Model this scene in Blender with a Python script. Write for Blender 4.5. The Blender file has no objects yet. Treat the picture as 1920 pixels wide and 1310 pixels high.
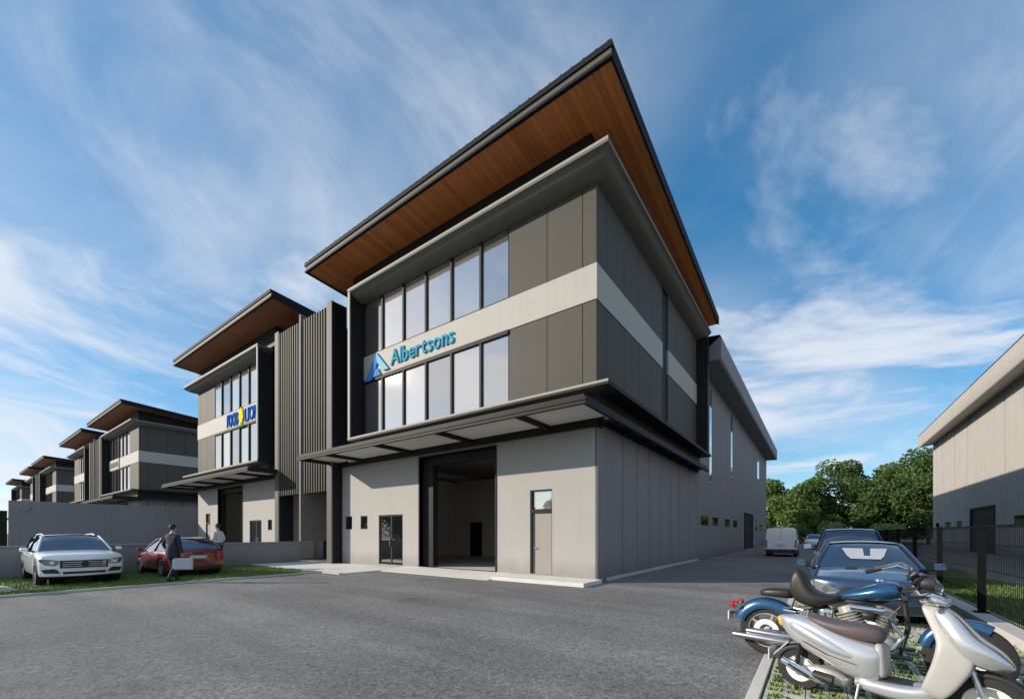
import bpy, bmesh, math, random
from mathutils import Vector, Matrix
R = math.radians
random.seed(7)
sc = bpy.context.scene
col = sc.collection

# ---------------------------------------------------------------- camera
CAM = (5.76, -12.51, 1.6)
cd = bpy.data.cameras.new('camera'); cam = bpy.data.objects.new('camera', cd); col.objects.link(cam)
cam.location = CAM
cam.rotation_euler = (R(90), 0, R(36.1))
cd.sensor_fit = 'HORIZONTAL'; cd.sensor_width = 36.0
cd.lens = 36.0 * 786.0 / 1920.0
cd.shift_y = (999.0 - 655.0) / 1920.0
cd.clip_start = 0.1; cd.clip_end = 3000
sc.camera = cam

# ---------------------------------------------------------------- sky, sun, exposure
SUN_EL, SUN_AZ = 20.5, 37.0            # light travels towards +X rotated SUN_AZ to +Y
to_sun = Vector((-math.cos(R(SUN_AZ)) * math.cos(R(SUN_EL)), -math.sin(R(SUN_AZ)) * math.cos(R(SUN_EL)), math.sin(R(SUN_EL))))
w = bpy.data.worlds.new('World'); sc.world = w; w.use_nodes = True
nt = w.node_tree; nt.nodes.clear()
def N(t, k, **kw):
    n = t.nodes.new(k)
    for a, b in kw.items(): setattr(n, a, b)
    return n
def L(t, a, b): t.links.new(a, b)
out = N(nt, 'ShaderNodeOutputWorld'); bg = N(nt, 'ShaderNodeBackground'); bg.inputs[1].default_value = 0.15
sky = N(nt, 'ShaderNodeTexSky', sky_type='NISHITA'); sky.sun_disc = False
sky.sun_elevation = R(SUN_EL); sky.sun_rotation = math.atan2(to_sun.x, to_sun.y)
sky.air_density = 0.9; sky.dust_density = 0.15; sky.ozone_density = 3.0; sky.altitude = 0
geo = N(nt, 'ShaderNodeTexCoord'); sep = N(nt, 'ShaderNodeSeparateXYZ'); L(nt, geo.outputs['Generated'], sep.inputs[0])
def M(t, op, a, b=None, clamp=False):
    n = N(t, 'ShaderNodeMath', operation=op); n.use_clamp = clamp
    for i, v in enumerate((a, b)):
        if v is None: continue
        if hasattr(v, 'links') or hasattr(v, 'is_output'): L(t, v, n.inputs[i])
        else: n.inputs[i].default_value = v
    return n.outputs[0]
zz = M(nt, 'ADD', M(nt, 'MAXIMUM', sep.outputs[2], 0.0), 0.12)
px = M(nt, 'DIVIDE', sep.outputs[0], zz); py = M(nt, 'DIVIDE', sep.outputs[1], zz)
cmb = N(nt, 'ShaderNodeCombineXYZ'); L(nt, px, cmb.inputs[0]); L(nt, py, cmb.inputs[1])
def cloud(scale, rot, sx, sy, loc, detail, rough, dist, lo, hi):
    mp = N(nt, 'ShaderNodeMapping'); L(nt, cmb.outputs[0], mp.inputs[0])
    mp.inputs['Rotation'].default_value = (0, 0, R(rot)); mp.inputs['Scale'].default_value = (sx, sy, 1); mp.inputs['Location'].default_value = loc
    nz = N(nt, 'ShaderNodeTexNoise'); L(nt, mp.outputs[0], nz.inputs['Vector'])
    nz.inputs['Scale'].default_value = scale; nz.inputs['Detail'].default_value = detail; nz.inputs['Roughness'].default_value = rough; nz.inputs['Distortion'].default_value = dist
    mr = N(nt, 'ShaderNodeMapRange', interpolation_type='SMOOTHSTEP'); L(nt, nz.outputs[0], mr.inputs[0])
    mr.inputs[1].default_value = lo; mr.inputs[2].default_value = hi
    return mr.outputs[0]
gm = N(nt, 'ShaderNodeGamma'); L(nt, sky.outputs[0], gm.inputs[0]); gm.inputs[1].default_value = 0.72
hs = N(nt, 'ShaderNodeHueSaturation'); L(nt, gm.outputs[0], hs.inputs['Color']); hs.inputs['Hue'].default_value = 0.495; hs.inputs['Saturation'].default_value = 1.54; hs.inputs['Value'].default_value = 1.56
veil = cloud(0.5, 20, 1.0, 0.9, (1.5, 7.3, 0), 5, 0.52, 0.5, 0.33, 0.68)
wisp = cloud(1.3, 62, 1.0, 0.8, (3.3, 7.7, 1), 12, 0.60, 1.0, 0.45, 0.72)
low = M(nt, 'MULTIPLY', cloud(0.55, 15, 1.0, 1.3, (6.4, 8.8, 2), 12, 0.58, 0.7, 0.45, 0.62), 0.95)
cl = M(nt, 'ADD', M(nt, 'MULTIPLY', veil, 0.58), M(nt, 'MULTIPLY', M(nt, 'MULTIPLY', wisp, M(nt, 'ADD', veil, 0.25)), 0.6), clamp=True)
cl = M(nt, 'MULTIPLY', M(nt, 'MAXIMUM', cl, low), 0.9)
mixc = N(nt, 'ShaderNodeMix', data_type='RGBA'); L(nt, cl, mixc.inputs[0]); L(nt, hs.outputs[0], mixc.inputs[6])
mixc.inputs[7].default_value = (5.2, 5.45, 5.9, 1)
L(nt, mixc.outputs[2], bg.inputs[0]); L(nt, bg.outputs[0], out.inputs[0])

sl = bpy.data.lights.new('sun', 'SUN'); sun = bpy.data.objects.new('sun', sl); col.objects.link(sun)
sl.energy = 5.0; sl.angle = R(0.5); sl.color = (1.0, 0.89, 0.75)
sun.rotation_euler = to_sun.to_track_quat('Z', 'Y').to_euler(); sun.location = (-30, -30, 40)
vs = sc.view_settings; vs.view_transform = 'Standard'; vs.look = 'None'; vs.gamma = 1; vs.exposure = 0.08; vs.use_curve_mapping = False
sc.cycles.max_bounces = 8; sc.cycles.diffuse_bounces = 4; sc.cycles.glossy_bounces = 4; sc.cycles.transparent_max_bounces = 8
sc.cycles.caustics_reflective = False; sc.cycles.caustics_refractive = False

# ---------------------------------------------------------------- materials
def mat(name, rgb, rough=0.6, metal=0.0, var=0.12, scale=3.0, bump=0.0, bscale=60.0, coat=0.0, spec=0.5, tint=None, detail=6):
    m = bpy.data.materials.new(name); m.use_nodes = True; t = m.node_tree
    b = t.nodes['Principled BSDF']; b.inputs['Roughness'].default_value = rough; b.inputs['Metallic'].default_value = metal
    b.inputs['Specular IOR Level'].default_value = spec
    if coat: b.inputs['Coat Weight'].default_value = coat; b.inputs['Coat Roughness'].default_value = 0.04
    tc = N(t, 'ShaderNodeTexCoord')
    if var:
        nz = N(t, 'ShaderNodeTexNoise'); L(t, tc.outputs['Object'], nz.inputs['Vector']); nz.inputs['Scale'].default_value = scale; nz.inputs['Detail'].default_value = detail
        mx = N(t, 'ShaderNodeMix', data_type='RGBA'); L(t, nz.outputs[0], mx.inputs[0])
        d = tint or tuple(c * (1 - var) for c in rgb)
        mx.inputs[6].default_value = (*d, 1); mx.inputs[7].default_value = (*[min(1, c * (1 + var)) for c in rgb], 1)
        L(t, mx.outputs[2], b.inputs['Base Color'])
    else: b.inputs['Base Color'].default_value = (*rgb, 1)
    if bump:
        n2 = N(t, 'ShaderNodeTexNoise'); L(t, tc.outputs['Object'], n2.inputs['Vector']); n2.inputs['Scale'].default_value = bscale; n2.inputs['Detail'].default_value = 4
        bp = N(t, 'ShaderNodeBump'); bp.inputs['Strength'].default_value = bump; bp.inputs['Distance'].default_value = 0.01
        L(t, n2.outputs[0], bp.inputs['Height']); L(t, bp.outputs[0], b.inputs['Normal'])
    return m
def glassmat(name, fac, refl=(0.9, 0.9, 0.92), base=(0.015, 0.018, 0.02), rough=0.01, vary=False):
    m = bpy.data.materials.new(name); m.use_nodes = True; t = m.node_tree
    b = t.nodes['Principled BSDF']; b.inputs['Base Color'].default_value = (*base, 1); b.inputs['Roughness'].default_value = 0.05
    g = N(t, 'ShaderNodeBsdfGlossy'); g.inputs['Color'].default_value = (*refl, 1); g.inputs['Roughness'].default_value = rough
    tc = N(t, 'ShaderNodeTexCoord'); nz = N(t, 'ShaderNodeTexNoise'); L(t, tc.outputs['Object'], nz.inputs['Vector']); nz.inputs['Scale'].default_value = 0.8; nz.inputs['Detail'].default_value = 1
    bp = N(t, 'ShaderNodeBump'); bp.inputs['Strength'].default_value = 0.02; bp.inputs['Distance'].default_value = 0.02; L(t, nz.outputs[0], bp.inputs['Height']); L(t, bp.outputs[0], g.inputs['Normal'])
    mx = N(t, 'ShaderNodeMixShader'); lw = N(t, 'ShaderNodeLayerWeight'); lw.inputs[0].default_value = 0.35
    f = M(t, 'ADD', M(t, 'MULTIPLY', lw.outputs['Fresnel'], 1 - fac), fac, clamp=True)
    L(t, f, mx.inputs[0]); L(t, b.outputs[0], mx.inputs[1]); L(t, g.outputs[0], mx.inputs[2])
    L(t, mx.outputs[0], t.nodes['Material Output'].inputs[0])
    oi = N(t, 'ShaderNodeObjectInfo')
    if vary:
        bp.inputs['Strength'].default_value = 0.05
        hv = N(t, 'ShaderNodeHueSaturation'); hv.inputs['Color'].default_value = (*refl, 1); L(t, M(t, 'ADD', M(t, 'MULTIPLY', oi.outputs['Random'], 0.22), 0.80), hv.inputs['Value']); L(t, hv.outputs[0], g.inputs['Color'])
        tl = N(t, 'ShaderNodeCombineXYZ'); 
        hb_ = N(t, 'ShaderNodeHueSaturation'); hb_.inputs['Color'].default_value = (*base, 1); L(t, M(t, 'ADD', M(t, 'MULTIPLY', oi.outputs['Random'], 0.9), 0.35), hb_.inputs['Value']); L(t, hb_.outputs[0], b.inputs['Base Color'])
    return m
def weather(m, amt=0.16, base_z=0.45):
    # splash dirt near the ground and faint rain streaks
    t = m.node_tree; b = t.nodes['Principled BSDF']; src = b.inputs['Base Color'].links[0].from_socket
    g = N(t, 'ShaderNodeNewGeometry'); sp = N(t, 'ShaderNodeSeparateXYZ'); L(t, g.outputs['Position'], sp.inputs[0])
    mp = N(t, 'ShaderNodeMapping'); L(t, g.outputs['Position'], mp.inputs[0]); mp.inputs['Scale'].default_value = (3.0, 3.0, 0.16)
    n1 = N(t, 'ShaderNodeTexNoise'); L(t, mp.outputs[0], n1.inputs['Vector']); n1.inputs['Scale'].default_value = 1.6; n1.inputs['Detail'].default_value = 8
    n2 = N(t, 'ShaderNodeTexNoise'); L(t, g.outputs['Position'], n2.inputs['Vector']); n2.inputs['Scale'].default_value = 2.2; n2.inputs['Detail'].default_value = 7
    st = N(t, 'ShaderNodeMapRange'); L(t, n1.outputs[0], st.inputs[0]); st.inputs[1].default_value = 0.52; st.inputs[2].default_value = 0.75
    lo = N(t, 'ShaderNodeMapRange'); L(t, M(t, 'SUBTRACT', sp.outputs[2], M(t, 'MULTIPLY', n2.outputs[0], 0.7)), lo.inputs[0]); lo.inputs[1].default_value = -0.15; lo.inputs[2].default_value = base_z; lo.inputs[3].default_value = 1.0; lo.inputs[4].default_value = 0.0
    f = M(t, 'MAXIMUM', M(t, 'MULTIPLY', st.outputs[0], amt), M(t, 'MULTIPLY', lo.outputs[0], 0.38), clamp=True)
    mx = N(t, 'ShaderNodeMix', data_type='RGBA'); L(t, f, mx.inputs[0]); L(t, src, mx.inputs[6]); mx.inputs[7].default_value = (0.12, 0.105, 0.085, 1); L(t, mx.outputs[2], b.inputs['Base Color'])
def asphalt():
    m = mat('asphalt', (0.13, 0.125, 0.12), 0.85, var=0)
    t = m.node_tree; b = t.nodes['Principled BSDF']; tc = N(t, 'ShaderNodeTexCoord')
    def nz(s, d=6, r=0.6):
        n = N(t, 'ShaderNodeTexNoise'); L(t, tc.outputs['Object'], n.inputs['Vector']); n.inputs['Scale'].default_value = s; n.inputs['Detail'].default_value = d; n.inputs['Roughness'].default_value = r; return n.outputs[0]
    vo = N(t, 'ShaderNodeTexVoronoi'); L(t, tc.outputs['Object'], vo.inputs['Vector']); vo.inputs['Scale'].default_value = 42
    r1 = N(t, 'ShaderNodeValToRGB'); L(t, vo.outputs['Color'], r1.inputs[0])
    r1.color_ramp.elements[0].color = (0.088, 0.088, 0.088, 1); r1.color_ramp.elements[1].color = (0.29, 0.286, 0.28, 1)
    r2 = N(t, 'ShaderNodeMapRange'); L(t, nz(0.35, 5), r2.inputs[0]); r2.inputs[1].default_value = 0.3; r2.inputs[2].default_value = 0.7; r2.inputs[3].default_value = 0.82; r2.inputs[4].default_value = 1.15
    r3 = N(t, 'ShaderNodeMapRange'); L(t, nz(9, 8, 0.7), r3.inputs[0]); r3.inputs[1].default_value = 0.25; r3.inputs[2].default_value = 0.75; r3.inputs[3].default_value = 0.69; r3.inputs[4].default_value = 1.31
    # worn tyre lanes, oil drips and darker patches
    mp = N(t, 'ShaderNodeMapping'); L(t, tc.outputs['Object'], mp.inputs[0]); mp.inputs['Rotation'].default_value = (0, 0, R(-14)); mp.inputs['Scale'].default_value = (0.06, 0.55, 1)
    ln = N(t, 'ShaderNodeTexNoise'); L(t, mp.outputs[0], ln.inputs['Vector']); ln.inputs['Scale'].default_value = 1.4; ln.inputs['Detail'].default_value = 4
    r4 = N(t, 'ShaderNodeMapRange'); L(t, ln.outputs[0], r4.inputs[0]); r4.inputs[1].default_value = 0.38; r4.inputs[2].default_value = 0.62; r4.inputs[3].default_value = 0.80; r4.inputs[4].default_value = 1.12
    sp = N(t, 'ShaderNodeTexVoronoi'); L(t, tc.outputs['Object'], sp.inputs['Vector']); sp.inputs['Scale'].default_value = 0.42; sp.inputs['Randomness'].default_value = 1.0
    r5 = N(t, 'ShaderNodeMapRange'); L(t, M(t, 'ADD', sp.outputs['Distance'], M(t, 'MULTIPLY', nz(3.5, 6), 0.22)), r5.inputs[0]); r5.inputs[1].default_value = 0.14; r5.inputs[2].default_value = 0.30; r5.inputs[3].default_value = 0.7; r5.inputs[4].default_value = 1.0
    mm = M(t, 'MULTIPLY', M(t, 'MULTIPLY', r2.outputs[0], r3.outputs[0]), M(t, 'MULTIPLY', r4.outputs[0], r5.outputs[0]))
    mx = N(t, 'ShaderNodeVectorMath', operation='SCALE'); L(t, r1.outputs[0], mx.inputs[0]); L(t, mm, mx.inputs['Scale'])
    L(t, mx.outputs[0], b.inputs['Base Color'])
    bp = N(t, 'ShaderNodeBump'); bp.inputs['Strength'].default_value = 0.5; bp.inputs['Distance'].default_value = 0.006
    L(t, vo.outputs['Distance'], bp.inputs['Height']); L(t, bp.outputs[0], b.inputs['Normal'])
    return m
def woodmat():
    m = mat('soffit_timber', (0.36, 0.15, 0.06), 0.55, var=0); t = m.node_tree; b = t.nodes['Principled BSDF']
    tc = N(t, 'ShaderNodeTexCoord'); mp = N(t, 'ShaderNodeMapping'); L(t, tc.outputs['Object'], mp.inputs[0]); mp.inputs['Scale'].default_value = (9, 0.5, 9)
    nz = N(t, 'ShaderNodeTexNoise'); L(t, mp.outputs[0], nz.inputs['Vector']); nz.inputs['Scale'].default_value = 2.5; nz.inputs['Detail'].default_value = 6
    oi = N(t, 'ShaderNodeObjectInfo')
    r = N(t, 'ShaderNodeValToRGB'); L(t, M(t, 'ADD', M(t, 'MULTIPLY', nz.outputs[0], 0.55), M(t, 'MULTIPLY', oi.outputs['Random'], 0.42)), r.inputs[0])
    r.color_ramp.elements[0].position = 0.15; r.color_ramp.elements[0].color = (0.52, 0.155, 0.045, 1)
    r.color_ramp.elements[1].position = 0.85; r.color_ramp.elements[1].color = (0.86, 0.31, 0.095, 1)
    L(t, r.outputs[0], b.inputs['Base Color'])
    return m
X = {}
X['asphalt'] = asphalt()
X['wood'] = woodmat()
X['wood_shaded'] = mat('shaded_soffit_timber', (0.34, 0.135, 0.06), 0.6, var=0.25, scale=1.2)  # same timber as the planks, darkened to paint in the far eaves' shade
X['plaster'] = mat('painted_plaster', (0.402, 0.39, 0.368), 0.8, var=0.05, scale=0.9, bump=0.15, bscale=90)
X['panel'] = mat('shaded_precast_panel', (0.235, 0.228, 0.245), 0.75, var=0.07, scale=0.5, bump=0.1, bscale=50)  # darker and purpler than the sunlit walls: shade put into the colour
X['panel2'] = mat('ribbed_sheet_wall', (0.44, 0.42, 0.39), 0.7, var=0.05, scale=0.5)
X['clad'] = mat('taupe_cladding', (0.088, 0.082, 0.069), 0.65, spec=0.25, var=0.06, scale=0.6)
X['band'] = mat('pale_band', (0.44, 0.425, 0.39), 0.7, var=0.05, scale=1.2, bump=0.1)
X['frame'] = mat('grey_frame', (0.19, 0.182, 0.17), 0.7, spec=0.25, var=0.08, scale=1.5)
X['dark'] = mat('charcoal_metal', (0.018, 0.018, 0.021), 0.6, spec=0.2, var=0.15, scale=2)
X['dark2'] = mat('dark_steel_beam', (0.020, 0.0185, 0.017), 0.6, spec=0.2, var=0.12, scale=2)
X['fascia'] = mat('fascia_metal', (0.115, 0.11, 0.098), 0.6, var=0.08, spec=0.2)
X['edge'] = mat('lit_edge_tone', (0.34, 0.33, 0.30), 0.6, var=0.06, spec=0.2)  # pale tone for sun-facing front edges, sunlight painted into the colour
X['slat'] = mat('slat_metal', (0.062, 0.058, 0.05), 0.6, spec=0.2, var=0.08, scale=1)
X['white'] = mat('white_soffit', (0.66, 0.65, 0.62), 0.8, var=0.04, scale=1)
X['roof'] = mat('roof_metal', (0.014, 0.014, 0.016), 0.7, spec=0.15, var=0.12, scale=2)
X['glass'] = glassmat('reflective_glass', 0.62, refl=(1.0, 0.935, 0.86), base=(0.46, 0.42, 0.39), vary=True)
X['dglass'] = glassmat('dark_glass', 0.16, base=(0.01, 0.012, 0.012))
X['conc'] = mat('concrete', (0.52, 0.50, 0.46), 0.85, var=0.14, scale=1.6, bump=0.3, bscale=40)
X['conc_l'] = mat('pale_concrete', (0.70, 0.68, 0.635), 0.85, var=0.12, scale=1.4, bump=0.25, bscale=40)
X['wglass'] = glassmat('black_window_glass', 0.03, base=(0.006, 0.007, 0.008))
X['conc2'] = mat('boundary_render', (0.27, 0.27, 0.29), 0.85, var=0.10, scale=0.8, bump=0.2, bscale=50)
X['inner'] = mat('interior_paint', (0.62, 0.57, 0.52), 0.8, var=0.05)
X['door'] = mat('door_leaf', (0.31, 0.28, 0.255), 0.6, var=0.05)
X['grass_g'] = mat('turf', (0.085, 0.13, 0.035), 0.95, var=0.35, scale=4, bump=0.5, bscale=40)
X['earth'] = mat('far_field', (0.10, 0.11, 0.05), 0.95, var=0.4, scale=0.05)
X['blade'] = mat('grass_blade', (0.15, 0.235, 0.05), 0.7, var=0.4, scale=1.5)
X['kerbw'] = mat('white_edging', (0.66, 0.64, 0.59), 0.8, var=0.12, scale=3, bump=0.2)
X['fenceblk'] = mat('fence_coating', (0.008, 0.008, 0.009), 0.8, var=0.1, spec=0.1)
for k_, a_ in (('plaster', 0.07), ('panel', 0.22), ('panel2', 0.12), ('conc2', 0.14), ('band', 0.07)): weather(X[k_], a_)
X['metal'] = mat('steel', (0.55, 0.55, 0.56), 0.3, 1.0, var=0.05)
X['chrome'] = mat('chrome', (0.82, 0.82, 0.83), 0.07, 1.0, var=0)
X['black'] = mat('black_plastic', (0.018, 0.018, 0.019), 0.5, var=0.2)
X['rubber'] = mat('tyre_rubber', (0.022, 0.021, 0.02), 0.8, var=0.25, scale=20, bump=0.2, bscale=120)
X['letter1'] = mat('teal_letter', (0.07, 0.36, 0.52), 0.9, var=0.05, spec=0.05)
X['logo_d'] = mat('logo_dark_blue', (0.09, 0.24, 0.62), 0.9, var=0.05, spec=0.05)
X['logo_l'] = mat('logo_light_blue', (0.28, 0.58, 0.74), 0.9, var=0.05, spec=0.05)
X['logo_m'] = mat('logo_mid_blue', (0.10, 0.30, 0.60), 0.9, var=0.05, spec=0.05)
X['blue_l'] = mat('blue_letter', (0.01, 0.11, 0.52), 0.9, var=0.05, spec=0.05)
X['yellow'] = mat('yellow_mark', (0.85, 0.68, 0.03), 0.9, var=0.05, spec=0.05)
X['green_s'] = mat('green_mark', (0.03, 0.22, 0.06), 0.9, var=0.05, spec=0.05)
X['red'] = mat('red_dot', (0.5, 0.03, 0.03), 0.9, var=0.05, spec=0.05)

# ---------------------------------------------------------------- mesh helpers
class MB:
    def __init__(s): s.v = []; s.f = []; s.m = []
    def add(s, vs, fs, mi=0):
        o = len(s.v); s.v += [tuple(p) for p in vs]; s.f += [tuple(o + i for i in f) for f in fs]; s.m += [mi] * len(fs); return s
    def box(s, x0, x1, y0, y1, z0, z1, mi=0):
        v = [(x0, y0, z0), (x1, y0, z0), (x1, y1, z0), (x0, y1, z0), (x0, y0, z1), (x1, y0, z1), (x1, y1, z1), (x0, y1, z1)]
        return s.add(v, [(0, 3, 2, 1), (4, 5, 6, 7), (0, 1, 5, 4), (1, 2, 6, 5), (2, 3, 7, 6), (3, 0, 4, 7)], mi)
    def prism(s, pts, axis, a, b, mi=0):
        n = len(pts)
        def P(p, t): return (t, p[0], p[1]) if axis == 'x' else (p[0], t, p[1]) if axis == 'y' else (p[0], p[1], t)
        v = [P(p, a) for p in pts] + [P(p, b) for p in pts]
        return s.add(v, [tuple(range(n))[::-1], tuple(range(n, 2 * n))] + [(i, (i + 1) % n, n + (i + 1) % n, n + i) for i in range(n)], mi)
    def loft(s, rings, cap=True, closed=True, mi=0, loop=False):
        n = len(rings[0]); v = [p for r in rings for p in r]; f = []
        k = n if closed else n - 1; m = len(rings)
        for j in range(m if loop else m - 1):
            j2 = (j + 1) % m
            for i in range(k): f.append((j * n + i, j * n + (i + 1) % n, j2 * n + (i + 1) % n, j2 * n + i))
        if cap and closed and not loop: f.append(tuple(range(n))[::-1]); f.append(tuple(range((m - 1) * n, m * n)))
        return s.add(v, f, mi)
    def tube(s, pts, r, n=10, mi=0, loop=False, cap=True):
        pts = [Vector(p) for p in pts]; m = len(pts); rs = r if isinstance(r, (list, tuple)) else [r] * m; rings = []; u = None
        for i, p in enumerate(pts):
            a = pts[i - 1] if (i or loop) else p; b = pts[(i + 1) % m] if (i < m - 1 or loop) else p
            d = (b - a); d = d.normalized() if d.length > 1e-9 else Vector((0, 0, 1))
            if u is None: u = d.orthogonal().normalized()
            u = (u - d * u.dot(d)); u = u.normalized() if u.length > 1e-6 else d.orthogonal().normalized()
            w_ = d.cross(u)
            rings.append([p + (u * math.cos(2 * math.pi * k / n) + w_ * math.sin(2 * math.pi * k / n)) * rs[i] for k in range(n)])
        return s.loft(rings, cap=cap, mi=mi, loop=loop)
    def lathe(s, prof, c, axis='y', n=28, mi=0, close=False):
        rings = []
        for k in range(n):
            a = 2 * math.pi * k / n; ring = []
            for (r, t) in prof:
                if axis == 'y': ring.append((c[0] + r * math.cos(a), c[1] + t, c[2] + r * math.sin(a)))
                elif axis == 'x': ring.append((c[0] + t, c[1] + r * math.cos(a), c[2] + r * math.sin(a)))
                else: ring.append((c[0] + r * math.cos(a), c[1] + r * math.sin(a), c[2] + t))
            rings.append(ring)
        return s.loft(rings, cap=False, closed=close, mi=mi, loop=True)
    def build(s, name, mats, parent=None, smooth=False, bevel=0, sub=0, angle=40):
        me = bpy.data.meshes.new(name); me.from_pydata(s.v, [], s.f); me.update()
        bm = bmesh.new(); bm.from_mesh(me); bmesh.ops.remove_doubles(bm, verts=bm.verts, dist=1e-5); bmesh.ops.recalc_face_normals(bm, faces=bm.faces)
        if len(bm.faces) != len(s.m): s.m = [0] * len(bm.faces)
        bm.to_mesh(me); bm.free()
        for m_ in (mats if isinstance(mats, (list, tuple)) else [mats]): me.materials.append(X[m_] if isinstance(m_, str) else m_)
        if len(me.materials) > 1:
            for p, mi in zip(me.polygons, s.m): p.material_index = mi
        o = bpy.data.objects.new(name, me); col.objects.link(o)
        if parent: o.parent = parent
        if bevel:
            b = o.modifiers.new('bevel', 'BEVEL'); b.width = bevel; b.segments = 2; b.limit_method = 'ANGLE'; b.angle_limit = R(35)
        if sub:
            b = o.modifiers.new('sub', 'SUBSURF'); b.levels = sub; b.render_levels = sub
        if smooth:
            for p in me.polygons: p.use_smooth = True
            if angle < 180 and not sub: me.set_sharp_from_angle(angle=R(angle))
        return o
def B(name, m_, parent, *a, **k): return MB().box(*a).build(name, m_, parent, **k)
def tag(o, label=None, cat=None, group=None, kind=None):
    if label: o['label'] = label
    if cat: o['category'] = cat
    if group: o['group'] = group
    if kind: o['kind'] = kind
    return o
def thing(name, label, cat, loc=(0, 0, 0), rz=0, group=None):
    o = bpy.data.objects.new(name, None); col.objects.link(o); o.location = loc; o.rotation_euler = (0, 0, rz); o.empty_display_size = 0.3
    return tag(o, label, cat, group)
def copy_tree(o, parent=None, skip=()):
    c = o.copy(); col.objects.link(c); c.parent = parent
    for ch in list(o.children):
        if ch.name.split('.')[0] not in skip: copy_tree(ch, c, skip)
    return c
def share(name, src, parent, loc=(0, 0, 0), rz=0, scale=None):
    c = bpy.data.objects.new(name, src.data); col.objects.link(c); c.parent = parent; c.location = loc; c.rotation_euler = (0, 0, rz)
    if scale: c.scale = scale
    for m_ in src.modifiers:
        n = c.modifiers.new(m_.name, m_.type)
        if m_.type == 'BEVEL': n.width = m_.width; n.segments = m_.segments; n.limit_method = 'ANGLE'; n.angle_limit = m_.angle_limit
        if m_.type == 'SUBSURF': n.levels = m_.levels; n.render_levels = m_.render_levels
    return c
def lerp(tab, x):
    if x <= tab[0][0]: return tab[0][1]
    for (a, b), (c, d) in zip(tab, tab[1:]):
        if x <= c: return b + (d - b) * (x - a) / (c - a)
    return tab[-1][1]
def smooth_lerp(tab, x):
    if x <= tab[0][0]: return tab[0][1]
    for i in range(len(tab) - 1):
        x0, y0 = tab[i]; x1, y1 = tab[i + 1]
        if x <= x1:
            m0 = (y1 - tab[i - 1][1]) / (x1 - tab[i - 1][0]) if i > 0 else (y1 - y0) / (x1 - x0)
            m1 = (tab[i + 2][1] - y0) / (tab[i + 2][0] - x0) if i + 2 < len(tab) else (y1 - y0) / (x1 - x0)
            t = (x - x0) / (x1 - x0); h = x1 - x0
            return (2*t**3-3*t*t+1)*y0 + (t**3-2*t*t+t)*h*m0 + (-2*t**3+3*t*t)*y1 + (t**3-t*t)*h*m1
    return tab[-1][1]

# ---------------------------------------------------------------- the ground
def sheet(name, x0, x1, y0, y1, z, m_, **k):
    return tag(MB().add([(x0, y0, z), (x1, y0, z), (x1, y1, z), (x0, y1, z)], [(0, 1, 2, 3)]).build(name, m_), kind='structure', **k)
sheet('ground', -1500, 1500, -900, 1500, -0.03, 'earth')
sheet('yard_asphalt', -200, 5.2, -60, 59, 0.0, 'asphalt')
sheet('lane_asphalt', 10.6, 16.6, -30, 59, -0.004, 'asphalt')
sheet('rear_road', -200, 60, 59.002, 64, -0.004, 'asphalt')
sheet('parking_base', 5.2, 8.0, -12, 30, 0.003, 'grass_g')
sheet('parking_asphalt', 5.2, 8.0, 5.5, 59, 0.008, 'asphalt')
sheet('lawn_strip', 8.3, 10.6, -20, 59, 0.03, 'grass_g')
sheet('front_lawn', -17.4, -10.62, -22, -3.35, 0.03, 'grass_g')
kerb = MB(); kerb.box(-10.62, -10.5, -22, -3.2, -0.01, 0.06)
tag(kerb.build('lawn_kerb', 'conc', bevel=0.01), kind='structure')
kerb = MB(); kerb.box(-15.6, -9.2, -3.35, -3.2, -0.01, 0.05); tag(kerb.build('apron_kerb', 'conc'), kind='structure')
# forecourt: apron, ramp and step
tag(B('concrete_apron', 'conc_l', None, -17.35, -9.2, -3.2, 0.0, -0.02, 0.035), kind='structure')
tag(MB().prism([(-1.5, -0.01), (0.24, -0.01), (0.24, 0.13), (-0.15, 0.13), (-1.5, 0.012)], 'x', -9.2, -3.3).build('loading_ramp', 'conc_l'), kind='structure')
tag(B('entrance_step', 'conc_l', None, -3.3, 0.2, -1.3, 0.0, -0.02, 0.12, bevel=0.012), kind='structure')

# ---------------------------------------------------------------- the factory unit (front corner of its outer wall at the origin, extends to -x)
def wall_openings(mb, x0, x1, z0, z1, y0, y1, ops):
    xs = sorted({x0, x1, *[o[0] for o in ops], *[o[1] for o in ops]})
    for a, b in zip(xs, xs[1:]):
        c = (a + b) / 2; cuts = sorted([(o[2], o[3]) for o in ops if o[0] < c < o[1]]); z = z0
        for (p, q) in cuts:
            if p > z + 1e-4: mb.box(a, b, y0, y1, z, p)
            z = q
        if z < z1 - 1e-4: mb.box(a, b, y0, y1, z, z1)
FL = 0.13
def path_slab(name, mt, parent, outer, inner, prof):
    # sweep a profile between an outer and an inner polyline: prof = [(t 0=outer..1=inner, z)]
    mb = MB(); rings = []
    for o_, i_ in zip(outer, inner):
        rings.append([(o_[0] + (i_[0] - o_[0]) * t, o_[1] + (i_[1] - o_[1]) * t, z) for t, z in prof])
    mb.loft(rings); return mb.build(name, mt, parent, smooth=True, angle=28)

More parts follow.
